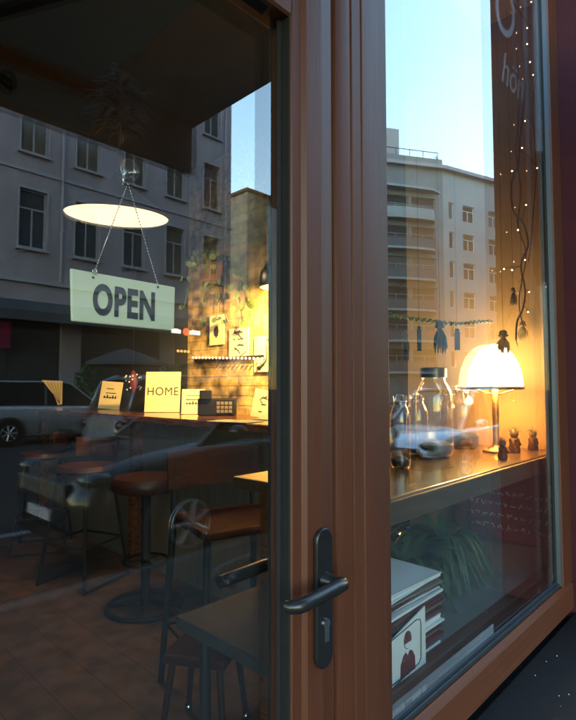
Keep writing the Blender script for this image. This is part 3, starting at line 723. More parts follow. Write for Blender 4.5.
# table lamp on the shelf
c = on('y', 495, 388, .30); zc = depth(c); rad = 26 / 520 * zc
tl = thing('table_lamp', 'glowing white dome table lamp on the window shelf', 'lamp', (c.x, c.y, SHZ)); dz = c.z - SHZ
M['dome'] = emis('glowing_dome', (1, .66, .22), 3.2)
hh = 43 / 520 * zc
MB().lathe([(rad * math.cos(a), dz + .004 + hh * math.sin(a)) for a in [R(x) for x in range(0, 90, 8)]] + [(0, dz + .004 + hh)], n=36).build('dome', M['dome'], tl, smooth=True)
MB().lathe([(rad + .004, dz - .006), (rad + .006, dz), (rad + .004, dz + .006), (rad - .006, dz + .005), (rad - .006, dz - .005), (rad + .004, dz - .006)], n=36).build('rim', M['brass'], tl, smooth=40)
MB().lathe([(0, 0), (.055, 0), (.055, .008), (.02, .02), (.012, .04), (.014, dz * .6), (.012, dz - .006), (.0, dz + .01)], n=20).build('stem', M['brass'], tl, smooth=50)
b = MB()
for k in range(3): a = 2.1 * k + .4; b.tube([(0, 0, dz - .03), (rad * math.cos(a), rad * math.sin(a), dz)], .003, 6)
b.build('arm', M['brass'], tl)
b = MB(); b.tube([(rad * .55, -rad * .5, dz), (rad * .55, -rad * .5, dz - .05)], .0014, 5); b.ball((rad * .55, -rad * .5, dz - .055), .005, 1); b.build('pull_chain', M['brass'], tl)
point('table_lamp_light', (0, 0, dz + .03), .3, (1, .55, .13), .03, tl)

# ---- open sign
sg = thing('open_sign', 'cream OPEN sign hanging on two bead chains inside the door glass', 'sign', (0, 0, 0))
SY = .085
TL, TR, BR, BL = [on('y', x, y, SY) for x, y in ((70.5, 268), (175.5, 287), (174.5, 331), (71.5, 321))]
MB().poly([TL, TR, BR, BL], (0, .004, 0)).build('board', M['sign'], sg, bevel=.002)
pc = on('y', 125.5, 304.5, SY - .001); hgt = (on('y', 126, 284, SY).z - on('y', 126, 320, SY).z)
ang = math.atan2((TR - TL).z + (BR - BL).z, (TR - TL).x + (BR - BL).x)
text('lettering', 'OPEN', M['ink'], sg, (pc.x, SY - .0012, pc.z), (R(90), -ang, 0), hgt * 1.10, .0005, .62, .002, spc=1.1)
hk = on('y', 128, 183, SY - .005)
h1, h2 = on('y', 94, 273, SY - .002), on('y', 158, 285, SY - .002)
for e in (h1, h2):
    b = MB(); n = 34
    for k in range(n): b.ball(hk.lerp(e, (k + .5) / n) - Vector((0, 0, .0)), .00125, 1)
    b.tube([hk, e], .0004, 5); b.build('chain', M['chrome'], sg, smooth=True)
b = MB(); b.ring(h1 + Vector((0, -.002, .002)), .0028, .0009, 16, 6, 'y'); b.build('eyelet', M['chrome'], sg, smooth=True)
for e in (h1 + Vector((-.001, .0, -.006)), h2 + Vector((0, 0, -.003))): MB().ball(e, .0018, 1).build('rivet', M['ink'], sg)
hook = thing('suction_hook', 'clear suction cup hook on the door glass holding the sign chains', 'hook', on('y', 130, 170, .066))
MB().lathe([(0, .012), (.006, .011), (.009, .006), (.0145, .0012), (.0148, .0), (.0138, .0), (.009, .004), (0, .006)], n=24, axis='y').build('cup', M['jar'], hook, smooth=60)
MB().tube([(0, .012, 0), (0, .018, -.004), (0, .018, -.014), (-.002, .016, -.019), (-.004, .012, -.017)], .0014, 8).build('wire_hook', M['chrome'], hook, smooth=True)

# ---- cards on the bar and on the wall
CF = -HEAD
def card(px, w_px, h_px, label, turn=0, tilt=10, m='paper', art='text', words=None, x=2.2, roll=0):
    p = on('x', px, 400, x); p.z = BARZ + .003; zc = depth(p)
    t = thing('card', label, 'card', p, CF + R(turn), 'cards standing on the bar counter')
    wd, hg = w_px / 520 * zc, h_px / 520 * zc
    tl_ = R(-tilt); rot = Matrix.Rotation(tl_, 4, 'X') @ Matrix.Rotation(R(roll), 4, 'Y')
    o = MB().box((-wd / 2, 0, 0), (wd / 2, .006, hg)).build('sheet', M[m], t, bevel=.001); o.matrix_local = rot
    if art == 'text':
        tt = text('lettering', words, M['ink'], t, (0, 0, 0), (0, 0, 0), hg * .29, .0006, .9, .0, spc=1.1)
        tt.matrix_local = rot @ Matrix.Translation((0, -.0012, hg * .5)) @ Matrix.Rotation(R(90), 4, 'X')
    else:
        b = MB(); rnd = random.Random(px)
        if art == 'lines':
            for k in range(3):
                z = hg * (.72 - .16 * k); l = wd * rnd.uniform(.18, .36)
                b.box((-l, -.0016, z), (l * rnd.uniform(.5, 1), -.0003, z + hg * .03))
            for k in range(5): b.box((-wd * .3 + wd * .13 * k, -.0017, hg * .38), (-wd * .3 + wd * .13 * k + wd * .06, -.0003, hg * rnd.uniform(.44, .52)))
        if art == 'glyph':
            for k in range(9):
                z = hg * rnd.uniform(.45, .75); xx = wd * rnd.uniform(-.2, .12); q = rnd.uniform(-.4, .4)
                b.box((xx, -.0016, z), (xx + wd * .22, -.0003, z + hg * .025), Matrix.Rotation(q * 3, 3, 'Y'))
            b.box((-wd * .1, -.0017, hg * .2), (wd * .1, -.0003, hg * .23))
        o = b.build('drawing', M['ink'], t); o.matrix_local = rot
    return t
card(162, 35, 41, 'large cream card lettered HOME standing on the bar', 2, 9, words='HOME')
card(108.5, 22, 28, 'cream card with dark writing left of the HOME card', -4, 11, art='lines', roll=4)
card(193, 23, 25, 'low cream card right of the HOME card', 4, 10, art='lines')
card(259, 18, 29, 'tilted cream card with a black brush sign near the door frame', 10, 12, art='glyph', roll=12)
card(166, 10, 16, 'small plain card behind the HOME card', -20, 8, art='lines', x=2.33) if False else None
# fan like folded paper at the left
p = on('x', 55, 400, 2.2); p.z = BARZ + .002; zc = depth(p)
fan = thing('folded_fan', 'open folded paper fan standing at the left end of the bar', 'fan', p, CF)
b = MB(); s = zc / 520
pts = [(-14 * s, 26 * s), (7 * s, 25 * s), (7 * s, 2 * s), (3 * s, 1 * s), (-1 * s, 11 * s)]
b.poly([(x, 0, z) for x, z in pts], (0, .006, 0)); b.build('leaf', M['paper'], fan)
b = MB()
for k in range(6): b.tube([(5 * s, -.003, 2 * s), ((-12 + 3.6 * k) * s, -.003, 24.5 * s)], .0018, 5)
b.build('rib', M['bar'], fan)
# flat paper on the counter
p = on('z', 236, 421, BARZ + .004)
fp = MB().box((-.09, -.13, 0), (.09, .13, .003)).build('paper_sheet', M['paper']); fp.location = (p.x, p.y, BARZ + .002); fp.rotation_euler = (0, 0, R(15)); tag(fp, 'cream paper sheet lying flat near the bar edge', 'paper')
p = on('z', 272, 419, BARZ + .004)
fp = MB().box((-.07, -.1, 0), (.07, .1, .003)).build('paper_sheet', M['paper']); fp.location = (p.x, p.y, BARZ + .002); fp.rotation_euler = (0, 0, R(-10)); tag(fp, 'cream paper sheet lying beside the tilted card', 'paper')
def picture(x0, x1, y0, y1, label, kind):
    a = on('x', x0, (y0 + y1) / 2, WX - .012); b_ = on('x', x1, (y0 + y1) / 2, WX - .012); zt_ = on('x', (x0 + x1) / 2, y0, WX - .012).z; zb = on('x', (x0 + x1) / 2, y1, WX - .012).z
    y_a, y_b = a.y, b_.y; wd = abs(y_a - y_b); hg = zt_ - zb
    t = thing('wall_picture', label, 'picture', (WX - .012, (y_a + y_b) / 2, zb), -R(90), 'pictures on the brick wall')
    MB().box((-wd / 2, 0, 0), (wd / 2, .011, hg)).build('sheet', M['paper'], t, bevel=.002)
    b = MB(); rnd = random.Random(x0)
    if kind == 'blot':
        b.poly([(wd * .17 * math.cos(q) * rnd.uniform(.8, 1.1), -.002, hg * .45 + hg * .2 * math.sin(q) * rnd.uniform(.8, 1.1)) for q in [k * math.pi / 8 for k in range(16)]], (0, .0017, 0))
        b.box((-wd * .12, -.002, hg * .82), (wd * .12, -.0003, hg * .85))
    if kind == 'glyphs':
        for k in range(13):
            z = hg * rnd.choice((.12, .2, .3, .42, .62, .68, .85, .88)); xx = wd * rnd.uniform(-.3, .1)
            b.box((xx, -.002, z), (xx + wd * rnd.uniform(.1, .35), -.0003, z + hg * .035), Matrix.Rotation(rnd.uniform(-.9, .9), 3, 'Y'))
    if kind == 'branch':
        pp = [(-wd * .3, .12), (-wd * .1, .16), (wd * .1, .3), (wd * .18, .5), (wd * .12, .72), (wd * .2, .92)]
        b.tube([(x, -.001, z * hg) for x, z in pp], [.012, .009, .006, .005, .004, .002], 6)
        for k in range(14):
            q = rnd.choice(pp); b.ball((q[0] + wd * rnd.uniform(-.14, .14), -.001, q[1] * hg + rnd.uniform(-.02, .02)), wd * .05, 1, (1, .15, .7))
    b.build('drawing', M['ink'], t)
picture(209.5, 223.5, 315, 345, 'cream picture of a dark leaf shape, leftmost on the brick wall', 'blot')
picture(229, 248, 328, 358.5, 'cream picture with black brush writing, middle one on the brick wall', 'glyphs')
picture(254, 274, 336, 372, 'cream picture of a black blossom branch beside the door frame', 'branch')

# light strip on the wall
ls = thing('light_strip', 'row of small lit bulbs along the brick wall above the bar', 'light strip')
a, b_ = on('x', 193, 357.5, WX - .03), on('x', 262, 358.5, WX - .03)
M['led'] = emis('led', (1, .55, .2), .7)
MB().box((WX - .02, b_.y, a.z - .03), (WX - .002, a.y, a.z - .012)).build('rail', M['iron'], ls)
for k in range(20): MB().ball(a.lerp(b_, k / 19), .008, 1).build('bulb', M['led'], ls)
# dark coffee machine / till on the bar and ornaments
p = on('x', 214, 405, 2.2)
tb = thing('till', 'dark square till standing on the bar behind the paper sheet', 'till', (2.2, p.y, BARZ + .001), CF)
s = depth(p) / 520
MB().box((-15 * s, -.06, 0), (22 * s, .06, 17 * s)).build('body', M['iron'], tb, bevel=.008)
MB().box((-13 * s, -.075, 16 * s), (-1 * s, -.05, 25 * s), Matrix.Rotation(R(-12), 3, 'X')).build('screen', M['black'], tb, bevel=.004)
b = MB()
for i in range(4):
    for j in range(3): b.box(((4 + 4 * i) * s, -.066, (3 + 4 * j) * s), ((7 + 4 * i) * s, -.0603, (6 + 4 * j) * s))
b.build('buttons', M['panel'], tb)
p = on('x', 133, 382, 2.1)
ro = thing('paper_lantern', 'small red paper ornament with pale dots hanging above the bar', 'ornament', p)
s = depth(p) / 520
MB().lathe([(0, -12 * s), (2 * s, -11 * s), (4 * s, -5 * s), (5 * s, 0), (4 * s, 5 * s), (2 * s, 11 * s), (0, 12 * s)], n=12).build('body', M['red'], ro, smooth=True)
b = MB()
for k in range(26):
    a = random.uniform(0, 6.28); z = random.uniform(-8, 9); b.ball((8 * s * math.cos(a), 8 * s * math.sin(a), z * s), .9 * s, 1)
b.build('beads', M['white_paper'], ro); MB().tube([(0, 0, 12 * s), (0, 0, 3.15 - p.z)], .002, 5).build('cord', M['iron'], ro)
# trailing plant on the brick wall
p = on('x', 212, 268, WX - .12)
hpn = thing('hanging_plant', 'trailing green plant in a wall pot high on the brick wall', 'plant', p)
MB().lathe([(0, -.1), (.06, -.1), (.09, .04), (.08, .04), (.06, -.06), (0, -.06)], n=16).build('pot', M['terra'], hpn, smooth=40)
b = MB(); lf = MB(); rnd = random.Random(3)
for k in range(12):
    a = rnd.uniform(0, 6.28); L = rnd.uniform(.15, .5); pts = []
    for i in range(7):
        t = i / 6; pts.append((min(.1, math.cos(a) * (.06 + .13 * t)), math.sin(a) * (.06 + .3 * t), .04 + .08 * math.sin(t * 2.4) - L * t * t))
    b.tube(pts, .002, 4)
    for q in pts[1:]:
        for _ in range(2):
            v = Vector(q) + Vector((rnd.uniform(-.04, .01), rnd.uniform(-.04, .04), rnd.uniform(-.03, .03))); n_ = Vector((-1, rnd.uniform(-.7, .7), rnd.uniform(-.5, .5))).normalized(); u = n_.orthogonal().normalized() * .022; w2 = n_.cross(u)
            lf.bm.faces.new([lf.bm.verts.new(v + u * math.cos(j * 1.047) + w2 * math.sin(j * 1.047)) for j in range(6)])
b.build('stem', M['leaf2'], hpn); lf.build('foliage', M['leaf2'], hpn, recalc=False)
# dried palm swag near the ceiling
p = on('y', 118, 108, 1.1)
pw = thing('dried_swag', 'dark dried palm swag hanging upside down high behind the door glass', 'swag', p)
b = MB(); rnd = random.Random(11); s = depth(p) / 520
MB().tube([(0, 0, 40 * s), (4 * s, 0, 0), (2 * s, 0, -38 * s)], .006, 6).build('stalk', M['dry'], pw)
for k in range(190):
    t = k / 189; z = (42 - 66 * t) * s; L = (14 + 26 * math.sin(t * 2.9)) * s * rnd.uniform(.6, 1.15); a = rnd.uniform(0, 6.28)
    o_ = Vector((3 * s, 0, z)); d_ = Vector((math.cos(a), math.sin(a) * .7, rnd.uniform(-.75, .0))).normalized(); e_ = o_ + d_ * L; u = d_.orthogonal().normalized() * 3.0 * s
    m_ = o_.lerp(e_, .5) + Vector((0, 0, .1 * L)); b.quad(o_, m_ + u, e_, m_ - u)
b.build('leaves', M['dry'], pw, recalc=False)

# ---- stools, chair, table
def round_stool(label, loc, rz, h=.74, low=False):
    t = thing('bar_stool', label, 'stool', loc, rz, 'stools along the bar')
    MB().lathe([(0, h - .06), (.185, h - .06), (.203, h - .045), (.206, h), (.19, h + .025), (.1, h + .035), (0, h + .036)], n=32).build('seat', M['seat'], t, smooth=50)
    MB().tube([(0, 0, .02), (0, 0, h - .036)], .027, 16).build('column', M['iron'], t, smooth=40)
    b = MB(); b.ring((0, 0, .014), .215, .0125, 40, 8)
    for k in range(4): a = k * math.pi / 2 + .5; b.tube([(0, 0, .03), (.215 * math.cos(a), .215 * math.sin(a), .014)], .0105, 8)
    b.build('base_ring', M['iron'], t, smooth=True)
    b = MB(); b.ring((0, 0, .27), .13, .009, 32, 8)
    for k in range(3): a = k * 2.094; b.tube([(0, 0, .27), (.13 * math.cos(a), .13 * math.sin(a), .27)], .007, 6)
    b.build('foot_ring', M['iron'], t, smooth=True)
    return t
def legged_stool(label, loc, rz, h=.74):
    t = thing('bar_stool', label, 'stool', loc, rz, 'stools along the bar')
    b = MB(); b.lathe([(0, h - .02), (.17, h - .02), (.19, h), (.18, h + .03), (.1, h + .042), (0, h + .044)], n=32); b.build('seat', M['seat'], t, smooth=50)
    for sx in (1, -1):
        for sy in (1, -1): MB().tube([(.12 * sx, .12 * sy, h - .02), (.2 * sx, .2 * sy, .0)], [.012, .010], 8).build('leg', M['iron'], t, smooth=40)
    b = MB()
    q = [(.172, .172), (-.172, .172), (-.172, -.172), (.172, -.172)]
    for i in range(4): b.tube([(*q[i], .27), (*q[(i + 1) % 4], .27)], .008, 6)
    b.build('foot_rest', M['iron'], t)
    b = MB()
    for sy in (1, -1): b.tube([(-.2, .2 * sy, .009), (.2, .2 * sy, .009)], .009, 6)
    b.build('runner', M['iron'], t)
    b = MB(); n = 10
    for i in range(n):
        a0, a1 = R(115 + 130 * i / n), R(115 + 130 * (i + 1) / n)
        P = lambda a, r, z: (r * math.cos(a), r * math.sin(a), z)
        b.quad(P(a0, .2, h + .07), P(a1, .2, h + .07), P(a1, .215, h + .2), P(a0, .215, h + .2)); b.quad(P(a0, .185, h + .07), P(a0, .2, h + .2), P(a1, .2, h + .2), P(a1, .185, h + .07))
    b.build('backrest', M['chairwood'], t, smooth=40)
    return t
p = on('z', 145, 607, FL); round_stool('round stool on a ring base under the HOME card', (p.x, p.y, FL), R(20))
p = on('z', 84, 580, FL); legged_stool('four legged stool with low curved back left of the ring base stool', (p.x, p.y, FL), R(200))
p = on('z', 42, 548, FL); legged_stool('four legged stool farthest along the bar', (p.x, p.y, FL), R(150))
# wooden bar chair by the counter
p = on('y', 216, 466, 1.35)
ch = thing('bar_chair', 'tall chair with a red brown plywood back in front of the bar', 'chair', (p.x, p.y, FL), R(-14))
bz = p.z - FL
b = MB(); n = 12; W2 = .23
rowf, rowb = [], []
for i in range(n + 1):
    t = i / n; x = -W2 + 2 * W2 * t; y = .05 * (1 - (2 * t - 1) ** 2)
    rowf.append([b.bm.verts.new((x, y - .012, bz - .085)), b.bm.verts.new((x, y + .02 - .012, bz + .085 - .012 * abs(2 * t - 1) ** 3))]); rowb.append([b.bm.verts.new((x, y, bz - .085)), b.bm.verts.new((x, y + .02, bz + .085 - .012 * abs(2 * t - 1) ** 3))])
for i in range(n):
    b.bm.faces.new((rowf[i][0], rowf[i + 1][0], rowf[i + 1][1], rowf[i][1])); b.bm.faces.new((rowb[i][0], rowb[i][1], rowb[i + 1][1], rowb[i + 1][0]))
    b.bm.faces.new((rowf[i][1], rowf[i + 1][1], rowb[i + 1][1], rowb[i][1])); b.bm.faces.new((rowf[i][0], rowb[i][0], rowb[i + 1][0], rowf[i + 1][0]))
b.bm.faces.new((rowf[0][0], rowf[0][1], rowb[0][1], rowb[0][0])); b.bm.faces.new((rowf[n][0], rowb[n][0], rowb[n][1], rowf[n][1]))
b.build('backrest', M['chairwood'], ch, smooth=40)
MB().box((-.21, -.37, .70), (.21, .03, .735)).build('seat', M['chairwood'], ch, bevel=.012)
for sx in (1, -1):
    MB().tube([(.19 * sx, .03, bz + .03), (.2 * sx, .0, .72), (.23 * sx, .06, 0)], [.013, .016, .013], 10).build('leg', M['iron'], ch, smooth=40)
    MB().tube([(.19 * sx, -.34, .70), (.22 * sx, -.39, 0)], [.015, .012], 10).build('leg', M['iron'], ch, smooth=40)
b = MB(); b.tube([(.21, -.375, .25), (-.21, -.375, .25), (-.215, .04, .25), (.215, .04, .25), (.21, -.375, .25)], .008, 6); b.build('stretcher', M['iron'], ch)
# low chair with curved backrest behind the door glass
# small dark table near the door
tz = .87
tbm = thing('cafe_table', 'small dark topped table right behind the door glass', 'table', (0, 0, 0))
MB().box((.745, .13, tz - .03), (1.12, .515, tz)).build('table_top', M['tabletop'], tbm, bevel=.004)
for x, y in ((.80, .47), (1.06, .47), (.83, .2), (1.06, .2)): MB().tube([(x, y, tz - .031), (x + .01, y, FL)], .014, 10).build('leg', M['iron'], tbm, smooth=40)
# low stool with shiny feet at the lower edge
p = on('z', 205, 735, FL)
ft = thing('low_stool', 'low dark wooden stool with bright metal feet near the table', 'stool', (p.x, p.y, FL), R(30))
MB().box((-.12, -.12, .30), (.12, .12, .335)).build('seat', M['chairwood'], ft, bevel=.01)
for sx in (1, -1):
    for sy in (1, -1):
        lg = MB().tube([(.09 * sx, .09 * sy, .3), (.12 * sx, .12 * sy, .03)], [.014, .011], 8).build('leg', M['chairwood'], ft)
        MB().ball((.121 * sx, .121 * sy, .018), .018, 2).build('foot', M['chrome'], lg, smooth=True)

# ================================================================== WINDOW DISPLAY
def shelf_pt(px, py, y): p = on('y', px, py, y); return p
def jar(px, w_px, top_py, y, label, lid, fill, m='beans'):
    p = on('y', px, 420, y); s = depth(p) / 520; r = w_px / 2 * s
    H = on('y', px, top_py, y).z - SHZ
    t = thing('glass_jar', label, 'jar', (p.x, y, SHZ + .001), 0, 'glass jars on the window shelf')
    nk = r * .62
    prof = [(0, .002), (r * .8, .0), (r * .96, .012), (r, .03), (r, H * .66), (r * .97, H * .72), (r * .8, H * .80), (nk, H * .86), (nk, H * .94), (nk * 1.06, H * .95)]
    MB().lathe(prof, n=36).build('glass', M['jar'], t, smooth=50)
    MB().lathe([(0, .006), (r * .9, .008), (r * .985, .03), (r * .985, fill * H), (r * .6, fill * H + .01), (0, fill * H + .014)], n=28).build('contents', M[m], t, smooth=50)
    if lid == 'black':
        MB().lathe([(nk * 1.08, H * .9), (nk * 1.14, H * .9), (nk * 1.14, H), (nk * 1.05, H * 1.01), (0, H * 1.01)], n=32).build('lid', M['black'], t, smooth=40)
    else:
        MB().lathe([(nk * 1.02, H * .95), (nk * 1.1, H * .96), (nk * 1.1, H * .985), (nk * .9, H * .99), (nk * .6, H), (0, H)], n=32).build('lid', M['jar'], t, smooth=40)
        b = MB(); b.ring((0, 0, H * .91), nk * 1.05, .0018, 28, 6); b.tube([(nk * 1.06, 0, H * .91), (nk * 1.25, 0, H * .96), (nk * 1.0, 0, H * .995), (-nk * 1.0, 0, H * .995), (-nk * 1.25, 0, H * .95), (-nk * 1.2, 0, H * .85)], .0016, 6)
        b.build('wire_clip', M['chrome'], t, smooth=True)
    return t
jar(434, 37, 369, .42, 'tall glass jar with a black screw lid and dark tea', 'black', .14)
jar(462, 32, 385, .47, 'clip top glass jar right of the black lidded jar', 'clip', .2)
jar(482, 22, 386, .54, 'narrow clip top glass jar nearest the lamp', 'clip', .18)
jar(400, 20, 395, .36, 'rounded glass jar beside the window post', 'clip', .1)
jar(417, 22, 394, .5, 'low clip top glass jar behind the rounded jar', 'clip', .2)
jar(449, 25, 391, .58, 'low clip top glass jar behind the black lidded jar', 'clip', .25)
# hanging ornaments
rod = MB().tube([(.92, .2, 3.05), (WX - .006, .2, 3.05)], .005, 8).build('hanging_rod', M['iron']); tag(rod, 'thin dark rod across the top of the window holding ornaments', 'rod')
def tassel(px, top, bot, w_px, label, m, y=.2, kind='tassel'):
    p = on('y', px, top, y); s = depth(p) / 520; L = (bot - top) * s * .96; r = w_px / 2 * s
    t = thing('hanging_ornament', label, 'ornament', p, 0, 'dried ornaments hanging in the window')
    MB().tube([(0, 0, 0), (0, 0, 3.05 - p.z)], .0007, 5).build('cord', M['iron'], t)
    b = MB(); b.ball((0, 0, -.004), r * .55, 2, (1, 1, .8)); b.lathe([(r * .3, -.008), (r * .7, -.012), (r * .6, -.018), (r * .3, -.02)], n=12); b.build('head', M[m], t, smooth=True)
    b = MB(); rnd = random.Random(px)
    if kind == 'tassel':
        for k in range(46):
            a = rnd.uniform(0, 6.28); q = r * rnd.uniform(.3, 1.0); l = L * rnd.uniform(.65, 1.0)
            b.tube([(0, 0, -.012), (q * .8 * math.cos(a), q * .8 * math.sin(a), -.012 - l * .45), (q * math.cos(a) + rnd.uniform(-.2, .2) * r, q * math.sin(a), -l)], [.0012, .0026, .0008], 4)
    else: b.lathe([(r * .5, -.012), (r * .62, -.02), (r * .6, -L), (0, -L)], n=14)
    b.build('strands', M[m], t)
tassel(439.5, 322, 356, 15, 'teal feathery dried bundle, leftmost of the hanging ornaments', 'blue_tassel')
tassel(457, 329, 351, 9, 'teal rolled pendant hanging left of the lamp', 'blue_tassel', kind='roll')
tassel(503, 332, 357, 15, 'pale fluffy dried bundle hanging in front of the lamp', 'tassel', .2)
tassel(522.5, 322, 342, 10, 'brownish dried bundle hanging right of the lamp', 'tassel', .24)
tassel(513, 288, 307, 7, 'small dark dried pod hanging highest beside the twig lights', 'tassel', .24)
tassel(405, 330, 362, 9, 'dark dried bundle hanging nearest the window post', 'tassel', .2)
tassel(419, 326, 352, 7, 'narrow dark rolled pendant left of the teal bundle', 'blue_tassel', .22, 'roll')
gl = thing('bead_garland', 'sagging string of small green beads across the window above the jars', 'garland')
b = MB(); bd = MB(); pa, pb_ = on('y', 388, 314, .3), on('y', 492, 321, .3); q = []
for k in range(61):
    t = k / 60; q.append(pa.lerp(pb_, t) + Vector((0, 0, -.018 * math.sin(math.pi * t) + .004 * math.sin(k * 2.3))))
b.tube(q, .0012, 5); b.build('string', M['vine'], gl)
for k in range(0, 61): bd.ball(q[k], .0035 + .0018 * ((k * 7) % 3), 1)
bd.build('beads', M['leaf2'], gl)
# twig string lights
sl = thing('string_lights', 'dark twig garland with tiny warm lights hanging at the window edge', 'string lights')
YT = .11
path = [(523, -12), (522, 40), (526, 80), (521, 130), (518, 165), (512, 182), (513, 210), (524, 225), (528, 245), (521, 265), (525, 290), (523, 308), (517, 322), (516, 340)]
pw_ = [on('y', x, y, YT) for x, y in path]
def smooth(pts, k=6):
    out = []
    for i in range(len(pts) - 1):
        p0, p1, p2, p3 = pts[max(i - 1, 0)], pts[i], pts[i + 1], pts[min(i + 2, len(pts) - 1)]
        for j in range(k):
            t = j / k; out.append(.5 * ((2 * p1) + (p2 - p0) * t + (2 * p0 - 5 * p1 + 4 * p2 - p3) * t * t + (3 * p1 - p0 - 3 * p2 + p3) * t ** 3))
    return out + [pts[-1]]
w0 = MB(); w0.tube(smooth(pw_), .0034, 6)
path2 = [(534, -12), (537, 60), (533, 110), (536, 170), (533, 215), (530, 250), (528, 262)]
w0.tube(smooth([on('y', x, y, YT + .02) for x, y in path2]), .0017, 6)
path3 = [(519, -12), (517, 50), (520, 100), (516, 150), (521, 190), (518, 225), (526, 255), (519, 300), (524, 330)]
w0.tube(smooth([on('y', x, y, YT + .01) for x, y in path3]), .0021, 6)
rt = random.Random(21)
for q in smooth(pw_)[::3]:
    w0.tube([q, q + Vector((rt.uniform(-.02, .02), rt.uniform(-.012, .012), rt.uniform(-.03, .005)))], [.0016, .0006], 5)
M['fairy'] = emis('fairy_bulb', (1, .62, .28), 1.2)
for (bx_, by_) in ((531, 2), (539, 21), (527, 28), (527, 44), (530, 62), (539, 101), (525, 121), (542, 139), (512, 171), (537, 168), (526, 205), (518, 230), (525, 260), (512, 270), (504, 269), (529, 292), (528, 312), (522, 148), (533, 75)):
    tip = on('y', bx_, by_, YT - .012); near = min(smooth(pw_), key=lambda q: (q - tip).length); near = near + Vector((0, 0, .01))
    w0.tube([near, near.lerp(tip, .6) + Vector((0, 0, .004)), tip], .0011, 5)
    MB().ball(tip, .0029, 1).build('bulb', M['fairy'], sl)
w0.build('twig', M['vine'], sl, smooth=True)
# small figurines
def figurine(px, h_px, label, y):
    p = on('y', px, 430, y); s = depth(p) / 520; h = h_px * s; rnd = random.Random(px)
    t = thing('figurine', label, 'figurine', (p.x, y, SHZ + .001), 0, 'small wooden figurines on the window shelf')
    MB().lathe([(0, 0), (h * .2, 0), (h * .22, h * .1), (h * .17, h * .35), (h * .2, h * .5), (h * .1, h * .6), (0, h * .6)], n=16).build('body', M['seat'], t, smooth=50)
    hd = MB().ball((0, 0, h * .72), h * .17, 2).build('head', M['tassel'], t, smooth=True)
    b = MB()
    for k in range(22):
        v = Vector((rnd.gauss(0, 1), rnd.gauss(0, 1), abs(rnd.gauss(0, 1)) + .3)).normalized(); o_ = Vector((0, 0, h * .74)); b.tube([o_ + v * h * .12, o_ + v * h * .3], [h * .02, h * .004], 4)
    b.build('hair', M['tassel'], t)
    b = MB()
    for sx in (1, -1): b.tube([(h * .15 * sx, 0, h * .5), (h * .28 * sx, -h * .08, h * .38), (h * .24 * sx, -h * .14, h * .26)], [h * .06, h * .05, h * .04], 6)
    b.build('arms', M['seat'], t, smooth=True)
figurine(502, 22, 'dark wooden figurine, left of three on the window shelf', .2)
figurine(514, 26, 'spiky haired wooden figurine in the middle of three', .24)
figurine(532.5, 23, 'wooden figurine at the wall end of the window shelf', .21)
# ---- things under the shelf
SZ = .736
mg = thing('magazine_stack', 'stack of pale magazines on the inner sill behind the notice', 'magazines', (0, 0, 0))
rnd = random.Random(5); z = SZ
for k in range(40):
    th = rnd.choice((.0035, .005, .007)); a = rnd.uniform(-.05, .05); ox, oy = rnd.uniform(-.006, .006), rnd.uniform(-.008, .008)
    b = MB(); b.box((1.06 + ox, .125 + oy, z), (1.33 + ox, .36 + oy, z + th - .0006), Matrix.Rotation(a, 3, 'Z'))
    b.build('magazine', M['white_paper'] if z > .905 else random.choice([M['white_paper'], M['white_paper'], M['white_paper'], M['panel'], M['dark_red'], GREY]), mg); z += th
    if z > .92: break
# person-with-mask notice
nt_ = thing('notice_sheet', 'white notice with a masked person pictogram leaning behind the window glass', 'notice', (0, 0, 0))
NY = .1
a, b_, c_, d_ = on('y', 380, 653, NY), on('y', 425, 606, NY), on('y', 426, 668, NY), on('y', 380, 730, NY)
MB().poly([a, b_, c_, d_], (0, .003, 0)).build('sheet', M['white_paper'], nt_)
def npt(px, py, dy=0): p = on('y', px, py, NY - .0012 + dy); return p
fr_pts = [(384, 649), (388, 644), (416, 620), (420, 619), (421, 624), (421, 658), (419, 663), (388, 693), (384, 693)]
b = MB(); q = [npt(x, y) for x, y in fr_pts]; b.tube(q + [q[0]], .0011, 6); b.build('border', M['ink'], nt_)
u0 = npt(408, 652); s = depth(u0) / 520
def head_pts(rx, rz, cz, a0, a1, n=20): return [u0 + Vector((rx * math.cos(R(a0 + (a1 - a0) * i / n)), 0, cz + rz * math.sin(R(a0 + (a1 - a0) * i / n)))) for i in range(n + 1)]
k = .017
MB().poly(head_pts(k, k * 1.2, .028, 0, 340), (0, .0008, 0)).build('head_print', M['dark_red'], nt_)
MB().poly([p - Vector((0, .0009, 0)) for p in head_pts(k * .82, k * .72, .022, 180, 360)], (0, .0008, 0)).build('mask_print', M['white_paper'], nt_)
MB().poly([u0 + Vector((x, 0, zz)) for x, zz in ((-.034, -.05), (.034, -.05), (.032, -.02), (.02, -.003), (.009, .002), (0, -.008), (-.009, .002), (-.02, -.003), (-.032, -.02))], (0, .0008, 0)).build('shoulder_print', M['dark_red'], nt_)
b = MB()
for r_ in range(2):
    x0 = a.x + .02
    for i in range(14):
        x_ = x0 + i * .0075
        zt = c_.z + .018 - r_ * .008
        b.box((x_, NY - .0014, zt), (x_ + .005, NY - .0004, zt + .004))
b.build('printed_lines', M['ink'], nt_)
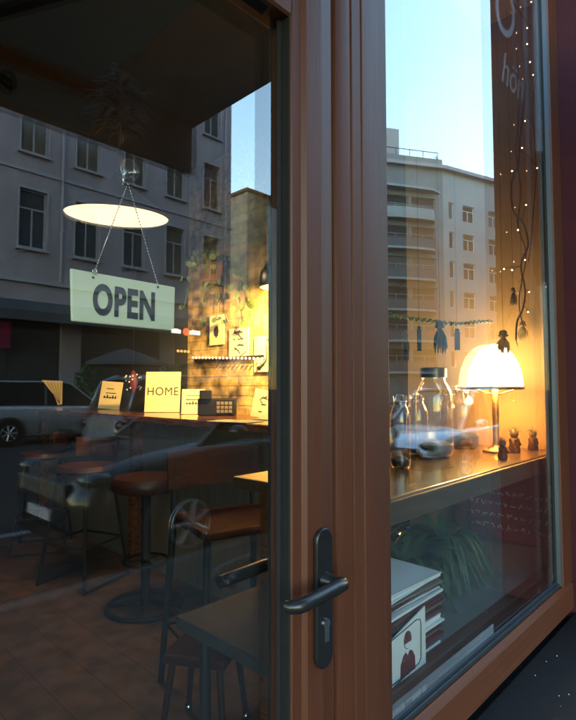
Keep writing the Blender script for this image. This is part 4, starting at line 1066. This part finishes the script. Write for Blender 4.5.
# plants on the sill
def strap_plant(x, y, n, L, label, seed):
    rnd = random.Random(seed); t = thing('potted_plant', label, 'plant', (x, y, SZ), 0, 'plants below the window shelf')
    MB().lathe([(0, 0), (.045, 0), (.058, .09), (.05, .09), (.045, .07), (0, .07)], n=20).build('pot', M['iron'], t, smooth=40)
    b = MB()
    for k in range(n):
        a = rnd.uniform(0, 6.28); l = L * rnd.uniform(.6, 1.1); up = rnd.uniform(.7, 1.5); wd = rnd.uniform(.008, .017); prev = None
        sd = Vector((-math.sin(a), math.cos(a), 0))
        for i in range(8):
            q = i / 7; rr = l * q * .9; p = Vector((math.cos(a) * rr, math.sin(a) * rr * .7, .07 + l * (up * q - 1.25 * q * q))); ww = wd * (1 - q ** 2) + .0008
            cur = [b.bm.verts.new(p - sd * ww), b.bm.verts.new(p + sd * ww)]
            if prev: b.bm.faces.new((prev[0], prev[1], cur[1], cur[0]))
            prev = cur
    b.build('leaves', M['leaf'], t, recalc=False, smooth=True)
strap_plant(1.80, .36, 110, .32, 'dark spiky leaved plant nearer the maroon board below the shelf', 2)
strap_plant(1.52, .34, 80, .28, 'dark spiky leaved plant nearer the magazine stack below the shelf', 4)
# maroon chalk board against the side wall
mbd = thing('chalk_board', 'maroon board with faint chalk writing under the lamp', 'board', (0, 0, 0))
MB().box((WX - .03, .1, .74), (WX - .006, .6, 1.09)).build('board', mat('maroon_board', (.2, .03, .036), .6), mbd, bevel=.003)
b = MB(); rnd = random.Random(9)
for r_ in range(4):
    y0 = .16
    while y0 < .5:
        l = rnd.uniform(.012, .03); z = .95 - r_ * .05; pts = [(WX - .0315, y0 + l * i / 4, z + rnd.uniform(-.012, .012)) for i in range(5)]
        b.tube(pts, .002, 4); y0 += l + .012
b.build('chalk_marks', M['white_paper'], mbd)

# two small round tins at the back of the sill
for px, py, rr, l in ((403, 533, .05, 'dark round tin at the left below the window shelf'), (433, 535, .045, 'dark round tin between the first tin and the spiky plant')):
    p = on('y', px, py, .58)
    t = thing('round_tin', l, 'tin', (p.x, .56, SZ), 0, 'round tins on the inner sill'); h = p.z - SZ
    MB().lathe([(0, 0), (rr, 0), (rr, h), (0, h)], n=28).build('body', M['iron'], t, smooth=40)
    MB().lathe([(rr + .002, h - .02), (rr + .002, h), (rr * .8, h + .012), (.012, h + .014), (.01, h + .03), (0, h + .032)], n=28).build('lid', M['chrome'], t, smooth=50)
